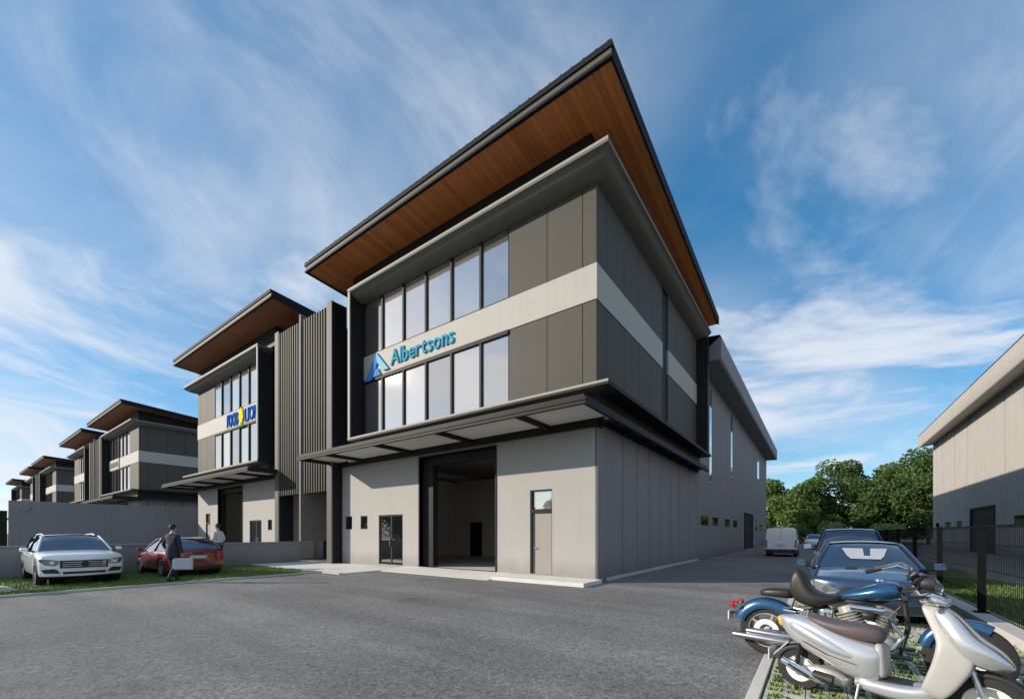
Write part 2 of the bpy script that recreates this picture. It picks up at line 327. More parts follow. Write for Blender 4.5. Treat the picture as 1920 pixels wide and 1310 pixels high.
def make_unit(label):
    u = thing('factory_building', label, 'building', group='office-fronted factory units in a row')
    # ground storey
    ops = [(-14.1, -13.49, 1.80, 2.46), (-12.76, -12.19, 1.80, 2.46), (-11.29, -9.53, FL, 2.46), (-8.38, -4.14, FL, 4.88), (-2.56, -1.65, FL + 0.03, 3.13)]
    mb = MB(); wall_openings(mb, -14.37, 0.0, 0.02, 5.02, 0.0, 0.22, ops); fw = mb.build('front_wall', 'plaster', u)
    B('wall_plate', 'dark', u, -14.6, 0.1, -0.16, 0.28, 5.02, 5.2)
    for (a, b, c, d) in ops[:2]:
        f = MB(); f.box(a, b, 0.05, 0.12, c, c + 0.05).box(a, b, 0.05, 0.12, d - 0.05, d).box(a, a + 0.05, 0.05, 0.12, c + 0.05, d - 0.05).box(b - 0.05, b, 0.05, 0.12, c + 0.05, d - 0.05)
        f = f.build('window', 'dark', u); B('pane', 'dglass', f, a + 0.05, b - 0.05, 0.08, 0.1, c + 0.05, d - 0.05)
    a, b, c, d = ops[2]
    g = MB().box(a, a + 0.06, 0.04, 0.12, c, d).box(b - 0.06, b, 0.04, 0.12, c, d).box(a + 0.06, b - 0.06, 0.04, 0.12, d - 0.07, d).box(a + 0.06, b - 0.06, 0.04, 0.12, c, c + 0.05).build('glass_door', 'dark', u)
    mid = (a + b) / 2
    for (p, q) in ((a + 0.06, mid), (mid, b - 0.06)):
        B('door_pane', 'dglass', g, p + 0.05, q - 0.05, 0.075, 0.09, c + 0.1, d - 0.1)
        MB().box(p, p + 0.05, 0.06, 0.11, c + 0.05, d - 0.07).box(q - 0.05, q, 0.06, 0.11, c + 0.05, d - 0.07).build('door_stile', 'dark', g)
    MB().box(mid - 0.08, mid - 0.055, 0.0, 0.06, 1.0, 1.35).build('handle', 'metal', g)
    a, b, c, d = ops[4]
    MB().box(a, a + 0.07, 0.02, 0.14, c, d).box(b - 0.03, b, 0.02, 0.14, c, d).box(a + 0.07, b - 0.03, 0.02, 0.14, d - 0.05, d).box(a + 0.07, b - 0.03, 0.02, 0.14, 2.33, 2.45).build('door_frame', 'dark', u)
    dl = B('door', 'door', u, a + 0.07, b - 0.03, 0.09, 0.13, c, 2.33)
    MB().box(a + 0.13, a + 0.16, 0.05, 0.09, 1.05, 1.1).box(a + 0.13, a + 0.26, 0.04, 0.055, 1.06, 1.09).build('handle', 'metal', dl)
    B('transom_pane', 'glass', u, a + 0.07, b - 0.03, 0.1, 0.115, 2.45, d - 0.05)
    # roller opening: deep portal and the hall behind it
    a, b, c, d = ops[3]
    MB().box(a - 0.02, a + 0.6, 0.22, 0.5, c, 5.02).box(b - 0.04, b + 0.05, 0.22, 0.5, c, 5.02).box(a + 0.6, b - 0.04, 0.22, 0.5, 4.55, 5.02).build('portal', 'dark', u)
    MB().box(a - 0.06, a, -0.03, 0.215, c, d + 0.06).box(b, b + 0.06, -0.03, 0.215, c, d + 0.06).box(a, b, -0.03, 0.215, d, d + 0.06).build('portal_trim', 'dark', u)
    mb = MB(); z0 = FL - 0.02
    mb.box(-14.2, -14.1, 0.24, 8.2, z0, 5.02); mb.box(-0.35, -0.25, 0.24, 14.0, z0, 5.02); mb.box(-14.1, -8.6, 8.1, 8.2, z0, 5.02); mb.box(-8.6, -8.5, 8.1, 14, z0, 5.02); mb.box(-8.5, -0.35, 13.9, 14.0, z0, 5.02)
    mb.build('inner_wall', 'inner', u)
    B('inner_floor', 'inner', u, -14.2, -0.25, 0.23, 14.0, -0.01, FL)
    for xx in (-12.6, -10.3):
        dd = B('inner_door', 'dark2', u, xx, xx + 0.95, 8.03, 8.1, FL, 2.3)
    B('ceiling_slab', 'inner', u, -14.3, -0.02, 0.3, 14.0, 5.2, 6.0)
    # side wall below: precast panels with open joints
    ys = [0.0, 0.71, 2.24, 3.75, 5.27, 6.85, 8.45, 10.04, 11.85, 14.1]
    B('side_backing', 'dark', u, -0.24, -0.03, 0.24, 14.05, 0.02, 5.15)
    for i, (p, q) in enumerate(zip(ys, ys[1:])):
        e = 0.034
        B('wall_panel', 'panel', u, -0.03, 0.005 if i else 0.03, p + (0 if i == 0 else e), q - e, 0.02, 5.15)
    B('side_plinth', 'conc', u, 0.0, 0.06, 0.75, 14.0, 0.0, 0.1)
    # floor edge between canopy and ledge
    B('floor_edge', 'dark', u, -12.5, 0.14, -0.12, 14.0, 5.2, 6.04)
    # upper box
    B('upper_core', 'dark', u, -12.44, -0.06, 0.10, 14.05, 6.0, 13.28)
    mx = [-12.42, -10.99, -9.46, -7.97, -6.44, -4.86, -3.51]
    for (z0, z1) in ((6.2, 8.99), (10.3, 12.98)):
        for p, q in zip(mx, mx[1:]):
            B('glass_pane', 'glass', u, p + 0.045, q - 0.045, 0.03, 0.06, z0 + 0.05, z1)
        for p in mx[:-1]: B('mullion', 'dark', u, p - 0.05, p + 0.05, -0.05, 0.1, z0, z1)
        B('window_rail', 'dark', u, -12.37, -3.56, -0.02, 0.095, z0, z0 + 0.05)
    B('window_head', 'dark', u, -12.44, -3.51, -0.06, 0.1, 8.99, 9.14)
    B('window_head', 'dark', u, -12.44, 0.0, 0.0, 0.1, 12.98, 13.2)
    cx = [-3.51, -1.85, -0.49, 0.0]
    for (z0, z1) in ((6.2, 9.13), (10.31, 13.0)):
        for i, (p, q) in enumerate(zip(cx, cx[1:])): B('cladding_panel', 'clad', u, p + 0.012, q - (0.012 if i < 2 else 0), 0.0, 0.1, z0, z1)
    bd = B('band_panel', 'band', u, -12.44, 0.03, -0.03, 0.1, 9.14, 10.3)
    sy = [0.1, 0.8, 2.39, 3.95, 5.48, 7.04, None, 7.97, 9.6, 11.2, 12.6, 14.0]
    for (z0, z1) in ((6.2, 9.13), (10.31, 13.0)):
        for p, q in zip(sy, sy[1:]):
            if p is None or q is None: continue
            B('cladding_panel', 'clad', u, -0.06, 0.0, p + (0.012 if p > 0.2 else 0), q - 0.012, z0, z1)
    B('band_panel', 'band', u, -0.06, 0.03, 0.1, 7.04, 9.14, 10.3); B('band_panel', 'band', u, -0.06, 0.03, 7.97, 14.0, 9.14, 10.3)
    # ledge, top frame, fins
    FX, FY, FB = 0.74, -0.80, 14.1
    outer = [(-12.62, FY), (FX, FY), (FX, FB)]; inner = [(-12.62, -0.01), (0.0, -0.01), (0.0, FB)]
    path_slab('ledge', 'dark2', u, outer, inner, [(0, 6.18), (1, 6.2), (1, 6.04), (0, 6.04)])  # dark colour carries the shade of its right side and underside
    path_slab('top_frame', 'frame', u, outer, inner, [(0, 13.36), (1.25, 13.36), (1.02, 12.92), (0.8, 12.93), (0.5, 12.98), (0.25, 13.08), (0.08, 13.2), (0, 13.22)])
    fn_ = B('frame_fin', 'dark', u, -12.62, -12.47, FY + 0.06, 0.1, 6.2, 13.22); B('fin_lit_edge', 'edge', fn_, -12.625, -12.465, FY, FY + 0.06, 6.2, 13.22)  # shaded side faces painted dark, sunlit front edge painted pale
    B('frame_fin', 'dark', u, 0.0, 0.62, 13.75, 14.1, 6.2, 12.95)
    eo = [(-12.635, FY - 0.014), (FX + 0.014, FY - 0.014), (FX + 0.014, FB + 0.002)]; ei = [(-12.635, FY + 0.02), (FX - 0.02, FY + 0.02), (FX - 0.02, FB + 0.002)]
    path_slab('ledge_lit_edge', 'edge', u, eo[:2], ei[:2], [(0, 6.185), (1, 6.185), (1, 6.11), (0, 6.11)])  # painted sunlit line, front only; the shaded side stays dark
    path_slab('frame_lit_edge', 'edge', u, eo[:2], ei[:2], [(0, 13.375), (1, 13.375), (1, 13.275), (0, 13.275)])  # pale strip paints the sunlit front, left off the shaded side
    MB().prism([(-0.03, 13.37), (13.6, 13.37), (13.6, 13.50), (-0.03, 14.545)], 'x', -13.3, -0.15).build('clerestory', 'dark', u)
    # canopy
    cn = MB(); cn.box(-14.7, 0.7, -2.2, -2.08, 5.12, 5.20).box(-14.66, 0.66, -2.165, -2.08, 5.20, 5.225).box(-14.7, 0.7, -2.2, -2.08, 5.225, 5.30).box(-14.6, 0.62, -2.14, -2.06, 5.30, 5.40); cn = cn.build('canopy', 'dark2', u)
    MB().box(-14.7, -14.58, -2.08, -0.1, 5.12, 5.4).build('end_beam', 'dark2', cn)
    MB().box(0.58, 0.7, -2.08, 13.7, 5.12, 5.28).box(0.5, 0.62, -2.05, 13.7, 5.28, 5.4).build('end_beam', 'dark', cn)
    rf = [-12.45, -8.85, -5.25, -1.7]
    for p in rf: B('rafter', 'dark2', cn, p - 0.07, p + 0.07, -2.08, -0.16, 5.13, 5.3)
    ed = [-14.58] + rf + [0.58]
    for p, q in zip(ed, ed[1:]): B('soffit_panel', 'white', cn, p + 0.06, q - 0.06, -2.05, -0.17, 5.27, 5.31)
    for k in range(7):
        y = 0.0 + k * 1.95
        B('side_rafter', 'dark', cn, 0.12, 0.58, y, y + 0.12, 5.13, 5.3)
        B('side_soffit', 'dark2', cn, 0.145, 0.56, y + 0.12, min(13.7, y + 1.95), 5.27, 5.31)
    # party screen
    c2 = B('column', 'dark', u, -14.85, -14.42, -0.50, 0.3, 0.02, 13.55); B('column_lit_face', 'fascia', c2, -14.86, -14.41, -0.58, -0.50, 0.02, 13.56)  # shade painted into the dark sides, sunlight into the lighter front
    B('recess_wall', 'conc2', u, -17.42, -14.3, 1.9, 2.1, 0.02, 4.0); B('recess_soffit', 'dark', u, -17.42, -14.42, -0.12, 2.1, 3.95, 4.1)
    B('screen_backing', 'dark', u, -17.42, -14.85, -0.3, -0.12, 3.95, 13.3)
    s0 = MB().box(-0.05, 0.05, -0.54, -0.34, 3.8, 13.42).build('slat', 'slat', u); n = 10; s0.location.x = -17.2
    for k in range(1, n): share('slat', s0, u, (-17.2 + k * 2.28 / (n - 1), 0, 0))
    B('recess_door', 'dark', u, -16.6, -15.5, 1.84, 1.9, 0.05, 2.4)
    # roof
    XR0, XR1, Y0, Y1 = -15.0, 1.22, -1.65, 13.75
    zt = lambda y: 15.08 - (y - Y0) * 1.16 / (Y1 - Y0)
    ro = MB().prism([(Y0, zt(Y0)), (Y1, zt(Y1)), (Y1, zt(Y1) - 0.12), (Y0, zt(Y0) - 0.12)], 'x', XR0, XR1).build('roof', 'roof', u)
    zf = zt(Y0)
    MB().box(XR0 + 0.03, XR1 - 0.03, Y0 + 0.02, Y0 + 0.1, zf - 0.37, zf - 0.155).build('fascia', 'fascia', ro)
    MB().box(XR0, XR1, Y0 - 0.03, Y0 + 0.02, zf - 0.17, zf + 0.0).build('fascia_cap', 'roof', ro)
    MB().box(XR0 + 0.0, XR1 - 0.0, Y0 - 0.02, Y0 + 0.1, zf - 0.46, zf - 0.372).build('fascia_trim', 'roof', ro)
    for (p, q) in ((XR0, XR0 + 0.06), (XR1 - 0.06, XR1)):
        MB().prism([(Y0 + 0.1, zf - 0.122), (Y1, zt(Y1) - 0.122), (Y1, zt(Y1) - 0.44), (Y0 + 0.1, zf - 0.46)], 'x', p, q).build('bargeboard', 'roof', ro)
    # standing seams of the sheet roof, seen as ticks along the edges
    rb = MB(); n = 44
    for k in range(n):
        x = XR0 + 0.1 + k * (XR1 - XR0 - 0.2) / (n - 1)
        rb.prism([(Y0 - 0.03, zt(Y0 - 0.03)), (Y1, zt(Y1)), (Y1, zt(Y1) + 0.02), (Y0 - 0.03, zt(Y0 - 0.03) + 0.02)], 'x', x - 0.03, x + 0.03)
    o = rb.build('roof_seams', 'roof', ro); o['kind'] = 'stuff'
    wdt = 0.2; xs = XR0 + 0.07; n = int((XR1 - 0.07 - xs) / wdt)
    p0 = MB().prism([(Y0 + 0.1, zf - 0.40), (Y1 - 0.02, zt(Y1) - 0.40), (Y1 - 0.02, zt(Y1) - 0.37), (Y0 + 0.1, zf - 0.37)], 'x', 0.006, wdt - 0.006).build('soffit_plank', 'wood', ro)
    p0.location.x = xs
    for k in range(1, n + 1):
        share('soffit_plank', p0, ro, (xs + k * wdt * (XR1 - 0.07 - xs) / (wdt * (n + 1)), 0, 0))
    B('soffit_backing', 'dark', ro, XR0 + 0.07, XR1 - 0.07, Y0 + 0.3, Y0 + 0.31, zf - 0.36, zf - 0.13)
    return u

uA = make_unit('large dark office-fronted factory unit nearest the camera with teal lettering on its band')
# plain soffit used for the units too far away to tell planks apart
def far_unit(label, x, mirror, roof_shift=0.0, skip=('soffit_plank',)):
    c = copy_tree(uA, None, skip); c['label'] = label; c.location.x = x
    if mirror: c.scale.x = -1
    for ch in c.children:
        if ch.name.split('.')[0] == 'roof':
            ch.location.x += roof_shift
            if SOFFIT[0] is None:
                SOFFIT[0] = MB().prism([(-1.55, 14.68), (13.73, 13.52), (13.73, 13.55), (-1.55, 14.71)], 'x', -14.93, 1.15).build('soffit', 'wood_shaded', ch)
            else: share('soffit', SOFFIT[0], ch)
    return c
SOFFIT = [None]
PITCH = 52.0; MIR = -34.95
uB = far_unit('mirrored factory unit with blue and yellow lettering, joined to the nearest one', MIR, True, -1.3)
inn = ('soffit_plank', 'inner_wall', 'inner_floor', 'inner_door', 'recess_wall', 'recess_door', 'recess_soffit', 'handle')
far_unit('factory unit with its wide dark side wall, rising behind the grey boundary wall', -PITCH, False, 0, inn)
far_unit('mirrored factory unit just left of the dark side-walled one, behind the boundary wall', MIR - PITCH, True, -1.3, inn)
far_unit('distant hazy factory unit, third roof from the left edge', -2 * PITCH, False, 0, inn)
far_unit('distant factory unit, second roof from the left edge', MIR - 2 * PITCH, True, -1.3, inn)
far_unit('farthest factory unit at the left end of the row', -3 * PITCH, False, 0, inn)

# party fins between the paired units, standing on the yard walls
for k, lb in ((0, 'tall slim party fin between the two nearest factory units'), (1, 'tall slim party fin between the far paired units')):
    tag(B('party_fin', 'frame', None, -17.6 - k * PITCH, -17.44 - k * PITCH, -0.62, 14.0, 1.16 if k == 0 else 0.0, 13.75), lb, 'wall', 'party fins')

# ---------------------------------------------------------------- warehouse behind the nearest unit
wh = thing('warehouse', 'long grey panelled warehouse with boxed eave behind the nearest factory unit', 'warehouse')
B('core', 'dark', wh, -17.3, -0.06, 14.2, 55.35, 0.02, 12.2)
ops = [(14.95, 17.2, 2.1, 2.7), (18.45, 20.5, 2.1, 2.7), (23.1, 25.45, 2.1, 2.7), (27.1, 29.3, 2.1, 2.7), (33.6, 39.9, 0.02, 3.5), (42.5, 45.0, 2.0, 2.65), (46.7, 49.6, 2.0, 2.65), (51.9, 54.5, 2.0, 2.65)]
strips = [(17.42, 18.1, 4.85, 11.2), (25.85, 26.55, 6.1, 11.4), (44.4, 46.2, 8.1, 10.2)]
jo = [14.12, 17.3, 18.3, 21.6, 25.7, 26.7, 31.5, 36.2, 40.8, 45.9, 51.8, 55.4]
for p, q in zip(jo, jo[1:]):
    mb = MB(); oo = []
    for (a, b, c, d) in ops + strips:
        a2, b2 = max(a, p + 0.02), min(b, q - 0.02)
        if b2 > a2: oo.append((a2, b2, c, d))
    wall_openings(mb, p + 0.02, q - 0.02, 0.02, 12.0, -0.06, 0.0, oo)
    mb.v = [(v[1], v[0], v[2]) for v in mb.v]
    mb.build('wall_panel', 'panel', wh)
for (a, b, c, d) in ops:
    if d > 3: 
        B('roller_door', 'dark2', wh, -0.05, -0.03, a, b, c, d)
        MB().box(-0.055, 0.05, a - 0.12, a, c, d + 0.12).box(-0.055, 0.05, b, b + 0.12, c, d + 0.12).box(-0.055, 0.05, a, b, d, d + 0.12).build('door_frame', 'dark', wh)
    else: B('window_pane', 'wglass', wh, -0.05, -0.02, a, b, c, d)
for (a, b, c, d) in strips: B('glazing_strip', 'glass', wh, -0.05, 0.012, a, b, c, d)
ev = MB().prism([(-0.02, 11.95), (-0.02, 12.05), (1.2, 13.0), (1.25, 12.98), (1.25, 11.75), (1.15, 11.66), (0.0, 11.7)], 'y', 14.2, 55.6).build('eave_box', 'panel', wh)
MB().prism([(-17.4, 12.25), (1.2, 13.02), (1.2, 13.07), (-17.4, 14.6)], 'y', 14.15, 55.7).build('roof', 'roof', wh)

# ---------------------------------------------------------------- warehouse across the fence
w2 = thing('warehouse', 'pale ribbed warehouse with sunlit eave on the right beyond the black fence', 'warehouse')
WX, YE, YS = 16.6, 55.8, 6.0
B('core', 'dark', w2, WX + 0.045, WX + 16, YS, YE - 0.02, 0.02, 12.0)
jr = [55.8, 51.2, 46.3, 41.8, 32.6, 23.6, 14.8, 6.0]
opr = [(52.6, 54.4, 2.1, 2.75), (47.8, 49.9, 2.1, 2.75), (43.6, 45.6, 2.1, 2.75), (34.6, 40.6, 0.02, 3.6), (24.6, 30.9, 2.1, 2.8), (16.0, 22.0, 2.1, 2.8)]
for q, p in zip(jr, jr[1:]):
    mb = MB(); oo = [(a, b, c, d) for (a, b, c, d) in opr if a > p and b < q]
    wall_openings(mb, p + 0.09, q - 0.09, 0.02, 11.9, 0, 0.05, oo)
    mb.v = [(WX + v[1], v[0], v[2]) for v in mb.v]
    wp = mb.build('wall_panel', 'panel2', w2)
    rb = MB(); n = int((q - p) / (0.42 if q < 42 else 0.85))
    for k in range(1, n):
        y = p + k * (q - p) / n; z0 = 0.02
        for (a, b, c, d) in oo:
            if a - 0.1 < y < b + 0.1: z0 = d + 0.12
        rb.prism([(y - 0.045, z0), (y + 0.045, z0), (y + 0.045, 11.8), (y - 0.045, 11.8)], 'x', WX - 0.035, WX + 0.002)
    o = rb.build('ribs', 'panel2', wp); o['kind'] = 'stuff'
for (a, b, c, d) in opr:
    if d > 3:
        B('roller_door', 'dark2', w2, WX + 0.025, WX + 0.05, a, b, c, d)
        MB().box(WX - 0.08, WX + 0.045, a - 0.15, a, c, d + 0.15).box(WX - 0.08, WX + 0.045, b, b + 0.15, c, d + 0.15).box(WX - 0.08, WX + 0.045, a, b, d, d + 0.15).build('door_frame', 'dark', w2)
    else: B('window_pane', 'wglass', w2, WX + 0.02, WX + 0.055, a, b, c, d)
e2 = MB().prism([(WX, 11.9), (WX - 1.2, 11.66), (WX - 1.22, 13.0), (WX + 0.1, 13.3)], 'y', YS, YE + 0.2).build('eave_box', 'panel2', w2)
rb = MB(); n = 150
for k in range(n):
    y = YS + 0.1 + k * (YE + 0.2 - YS - 0.2) / (n - 1)
    rb.prism([(WX - 1.215, 11.7), (WX - 1.25, 11.7), (WX - 1.26, 12.96), (WX - 1.21, 12.98)], 'y', y - 0.05, y + 0.05)
o = rb.build('fascia_ribs', 'panel2', e2); o['kind'] = 'stuff'
MB().prism([(WX - 1.26, 13.04), (WX + 16, 15.6), (WX + 16, 13.0), (WX + 0.1, 13.32)], 'y', YS, YE + 0.25).build('roof', 'roof', w2)

# ---------------------------------------------------------------- yard walls
yw = thing('yard_wall', 'low grey rendered yard wall behind the white and red cars', 'wall')
for k, (a, b) in enumerate(((-0.62, -4.6), (-4.6, -8.7), (-8.7, -12.8), (-12.8, -17.0), (-17.0, -22.0))):
    B('wall_section', 'conc2', yw, -17.62, -17.42, b + 0.006, a - 0.006, 0.0, 1.08)
    B('coping', 'conc2', yw, -17.65, -17.39, b, a, 1.08, 1.14)
tw = thing('boundary_wall', 'tall plain grey boundary wall behind the yard wall at left', 'wall')
for k, (a, b) in enumerate(((-9.7, -4.6), (-4.6, -1.0), (-1.0, 3.2), (3.2, 8.0), (8.0, 14.0))):
    B('wall_section', 'conc2', tw, -38.2, -38.0, a + 0.006, b - 0.006, 0.0, 3.8)
MB().lathe([(0.0, 0.0), (0.26, 0.0), (0.30, -0.03), (0.30, -0.08)], (-37.93, -9.0, 3.35), axis='x', n=20).build('vent', 'conc2', tw)
tag(B('gate_pillar', 'dark', None, -38.4, -38.0, -10.25, -9.75, 0, 3.1), 'dark gate pillar at the left end of the tall boundary wall', 'pillar')

# ---------------------------------------------------------------- fascia signs
def text_mesh(body, size, depth):
    cu = bpy.data.curves.new('t', 'FONT'); cu.body = body; cu.size = size; cu.extrude = depth; cu.offset = 0.010 * size; cu.resolution_u = 4
    o = bpy.data.objects.new('t', cu); col.objects.link(o); dg = bpy.context.evaluated_depsgraph_get()
    me = bpy.data.meshes.new_from_object(o.evaluated_get(dg)); bpy.data.objects.remove(o); bpy.data.curves.remove(cu)
    return me
def word(parent, txt, x0, x1, z0, z1, y, m_):
    # one object for each letter, the word fitted between x0 and x1
    xs = 0.0; items = []
    for ch in txt:
        me = text_mesh(ch, 1.0, 0.03); a = min(v.co.x for v in me.vertices); b = max(v.co.x for v in me.vertices)
        items.append((me, a, b, xs)); xs += (b - a) + 0.075
    tot = xs - 0.075; cap = 0.73; sx = (x1 - x0) / tot; sz = (z1 - z0) / cap
    for me, a, b, x in items:
        for v in me.vertices:
            cx, cy, cz = v.co; v.co = ((cx - a) * sx, -cz, cy * sz)
        me.materials.clear(); me.materials.append(X[m_]); me.update()
        o = bpy.data.objects.new('letter', me); col.objects.link(o); o.parent = parent; o.location = (x0 + x * sx, y, z0)
sA = thing('shop_sign', 'teal raised lettering with blue peaked emblem on the nearest pale band', 'sign', (0, 0, 0))
word(sA, 'Albertsons', -10.3, -6.25, 9.40, 10.12, -0.065, 'letter1')
def poly(parent, pts, y0, y1, m_, name='emblem'): return MB().prism(pts, 'y', y0, y1).build(name, m_, parent)
poly(sA, [(-12.28, 9.02), (-11.72, 9.02), (-11.28, 9.78), (-11.35, 10.24)], -0.10, -0.031, 'logo_d')
poly(sA, [(-11.34, 10.24), (-11.27, 9.78), (-10.80, 9.28), (-10.42, 9.28)], -0.13, -0.031, 'logo_l')
poly(sA, [(-11.62, 9.12), (-11.40, 9.46), (-11.22, 9.46), (-11.02, 9.12)], -0.11, -0.031, 'logo_m')
sB = thing('shop_sign', 'blue raised lettering with yellow mark on the mirrored unit band', 'sign')
word(sB, 'FOOD', -29.0, -27.1, 9.25, 10.2, -0.065, 'blue_l'); word(sB, 'LION', -26.0, -24.0, 9.25, 10.2, -0.065, 'blue_l')
pts = []
for k in range(14):
    a = 2 * math.pi * k / 14 + 0.2; r = 0.60 if k % 2 else 0.50
    pts.append((-26.55 + r * 0.62 * math.cos(a), 9.74 + r * math.sin(a)))
poly(sB, pts, -0.12, -0.031, 'yellow')
poly(sB, [(-27.0, 8.93), (-26.1, 8.93), (-26.2, 9.06), (-26.9, 9.06)], -0.12, -0.031, 'green_s')
for x, lb in ((-PITCH - 11.9, 'small pale sign board on the band of the dark side-walled factory unit'), (MIR - PITCH + 9.4, 'small pale sign board on the unit left of the dark side-walled one')):
    s3 = thing('shop_sign', lb, 'sign'); B('board', 'band', s3, x - 0.3, x + 4.2, -0.12, -0.035, 9.1, 10.3)
    word(s3, 'IIIIIII', x, x + 3.8, 9.4, 10.0, -0.15, 'frame')

# ---------------------------------------------------------------- fence
FXC = 8.17
kb = thing('fence_kerb', 'raised pale concrete kerb under the black mesh fence', 'kerb')
for k in range(26):
    B('kerb_stone', 'conc', kb, 7.98, 8.34, -9.0 + k * 2.5 + 0.006, -9.0 + (k + 1) * 2.5 - 0.006, -0.05, 0.16, bevel=0.012)
fe = thing('mesh_fence', 'black steel mesh fence on square posts along the right-hand kerb', 'fence')
p0 = MB().box(-0.045, 0.045, -0.045, 0.045, 0.17, 1.76).build('post', 'fenceblk', fe)
pl = MB().box(-0.1, 0.1, -0.1, 0.1, 0.16, 0.175).build('base_plate', 'fenceblk', p0)
ysf = [-4.55 + 3.24 * k for k in range(19)]; p0.location = (FXC, ysf[0], 0)
for y in ysf[1:]:
    o = share('post', p0, fe, (FXC, y, 0)); share('base_plate', pl, o)
mb = MB(); t = 0.003
n = 42
for k in range(1, n):
    y = 0.045 + k * (3.24 - 0.09) / n; mb.box(-t, t, y - t, y + t, 0.2, 1.72)
for z in (0.22, 0.5, 0.95, 1.4, 1.69): mb.box(-t - 0.004, -t, 0.045, 3.195, z - 0.006, z + 0.006)
mb.box(-0.012, 0.012, 0.045, 3.195, 1.705, 1.735)
w0 = mb.build('wire_panel', 'fenceblk', fe); w0.location = (FXC, ysf[0], 0); w0['kind'] = 'stuff'
for y in ysf[1:-1]: o = share('wire_panel', w0, fe, (FXC, y, 0)); o['kind'] = 'stuff'

# ---------------------------------------------------------------- grass pavers of the parking bay
pk = tag(B('parking_edge', 'kerbw', None, 5.2, 5.31, -12, 5.4, -0.04, 0.035, bevel=0.008), kind='structure')
pv = thing('paver_bay', 'pale concrete grass pavers with turf cells under the motorbikes', 'paving')
PW = 0.333
mb = MB(); s = PW / 2
# lattice of one paver: outer frame, cross ribs and a raised boss, open cells between
h0, h1 = -0.04, 0.022
mb.box(0.004, PW - 0.004, 0.004, 0.036, h0, h1).box(0.004, PW - 0.004, PW - 0.036, PW - 0.004, h0, h1)
mb.box(0.004, 0.036, 0.036, PW - 0.036, h0, h1).box(PW - 0.036, PW - 0.004, 0.036, PW - 0.036, h0, h1)
mb.box(0.036, PW - 0.036, s - 0.02, s + 0.02, h0, h1 - 0.002).box(s - 0.02, s + 0.02, 0.036, s - 0.02, h0, h1 - 0.003).box(s - 0.02, s + 0.02, s + 0.02, PW - 0.036, h0, h1 - 0.003)
k0 = mb.build('paver', 'conc', pv, bevel=0.0); first = True; cnt = 0
rows = []
for j in range(46):
    for i in range(8):
        x = 5.33 + i * PW; y = -9.6 + j * PW
        if y > 5.2: continue
        rows.append((x, y))
rows.sort(key=lambda p: (p[0] - CAM[0]) ** 2 + (p[1] - CAM[1]) ** 2)
rest = MB()
for q, (x, y) in enumerate(rows):
    if q < 290:
        if first: k0.location = (x, y, 0); first = False
        else:
            o = share('paver', k0, pv, (x, y, random.uniform(-0.004, 0.004)))
    else: rest.add([(vx + x, vy + y, vz) for vx, vy, vz in mb.v], mb.f)
if rest.v: o = rest.build('paver_field', 'conc', pv); o['kind'] = 'stuff'

def blades(name, spots, h, label, cat, wd=0.006):
    mb = MB()
    for (x, y, z) in spots:
        a = random.uniform(0, 6.28); hh = h * random.uniform(0.5, 1.3); dx, dy = math.cos(a), math.sin(a); l = random.uniform(-0.5, 0.5) * hh; l2 = random.uniform(-0.5, 0.5) * hh
        mb.add([(x - dx * wd, y - dy * wd, z), (x + dx * wd, y + dy * wd, z), (x + l, y + l2, z + hh)], [(0, 1, 2)])
    me = bpy.data.meshes.new(name); me.from_pydata(mb.v, [], mb.f); me.materials.append(X['blade']); o = bpy.data.objects.new(name, me); col.objects.link(o)
    return tag(o, label, cat, kind='stuff')
sp = []
for (x, y) in rows:
    if y > -1.5: continue
    m_ = 76 if y < -4.5 else 30
    for cx, cy in ((0.09, 0.09), (0.243, 0.09), (0.09, 0.243), (0.243, 0.243)):
        if random.random() < 0.12: continue
        for k in range(m_ // 4 + random.randint(0, 6)): sp.append((x + cx + random.uniform(-0.06, 0.06), y + cy + random.uniform(-0.06, 0.06), 0.002))
blades('paver_grass', sp, 0.060, 'short turf growing in the paver cells', 'grass', 0.011)
sp = [(random.uniform(-17.3, -10.62), random.uniform(-13, -3.4), 0.03) for k in range(16000)] + [(random.uniform(-11.3, -10.6), random.uniform(-13, -3.4), 0.03) for k in range(5000)]
blades('lawn_grass', sp, 0.06, 'short grass of the lawn strip under the parked cars', 'grass', 0.012)
sp = [(random.uniform(8.35, 10.6), random.uniform(-6, 8), 0.03) for k in range(15000)]
blades('verge_grass', sp, 0.08, 'rough grass verge beyond the mesh fence', 'grass', 0.010)

# ---------------------------------------------------------------- trees, hedges
def leafmat(name, rgb):
    m = mat(name, rgb, 0.6, var=0.45, scale=0.9); t = m.node_tree; b = t.nodes['Principled BSDF']
    tr = N(t, 'ShaderNodeBsdfTranslucent'); tr.inputs[0].default_value = (rgb[0] * 1.6, rgb[1] * 1.7, rgb[2], 1)
    mx = N(t, 'ShaderNodeMixShader'); mx.inputs[0].default_value = 0.3; L(t, b.outputs[0], mx.inputs[1]); L(t, tr.outputs[0], mx.inputs[2]); L(t, mx.outputs[0], t.nodes['Material Output'].inputs[0])
    return m
X['leaf1'] = leafmat('leaf_green', (0.11, 0.175, 0.04)); X['leaf2'] = leafmat('leaf_dark', (0.08, 0.135, 0.035)); X['leaf3'] = leafmat('leaf_pale', (0.24, 0.33, 0.15))
X['bark'] = mat('bark', (0.10, 0.075, 0.055), 0.9, var=0.3, scale=6, bump=0.6, bscale=20)
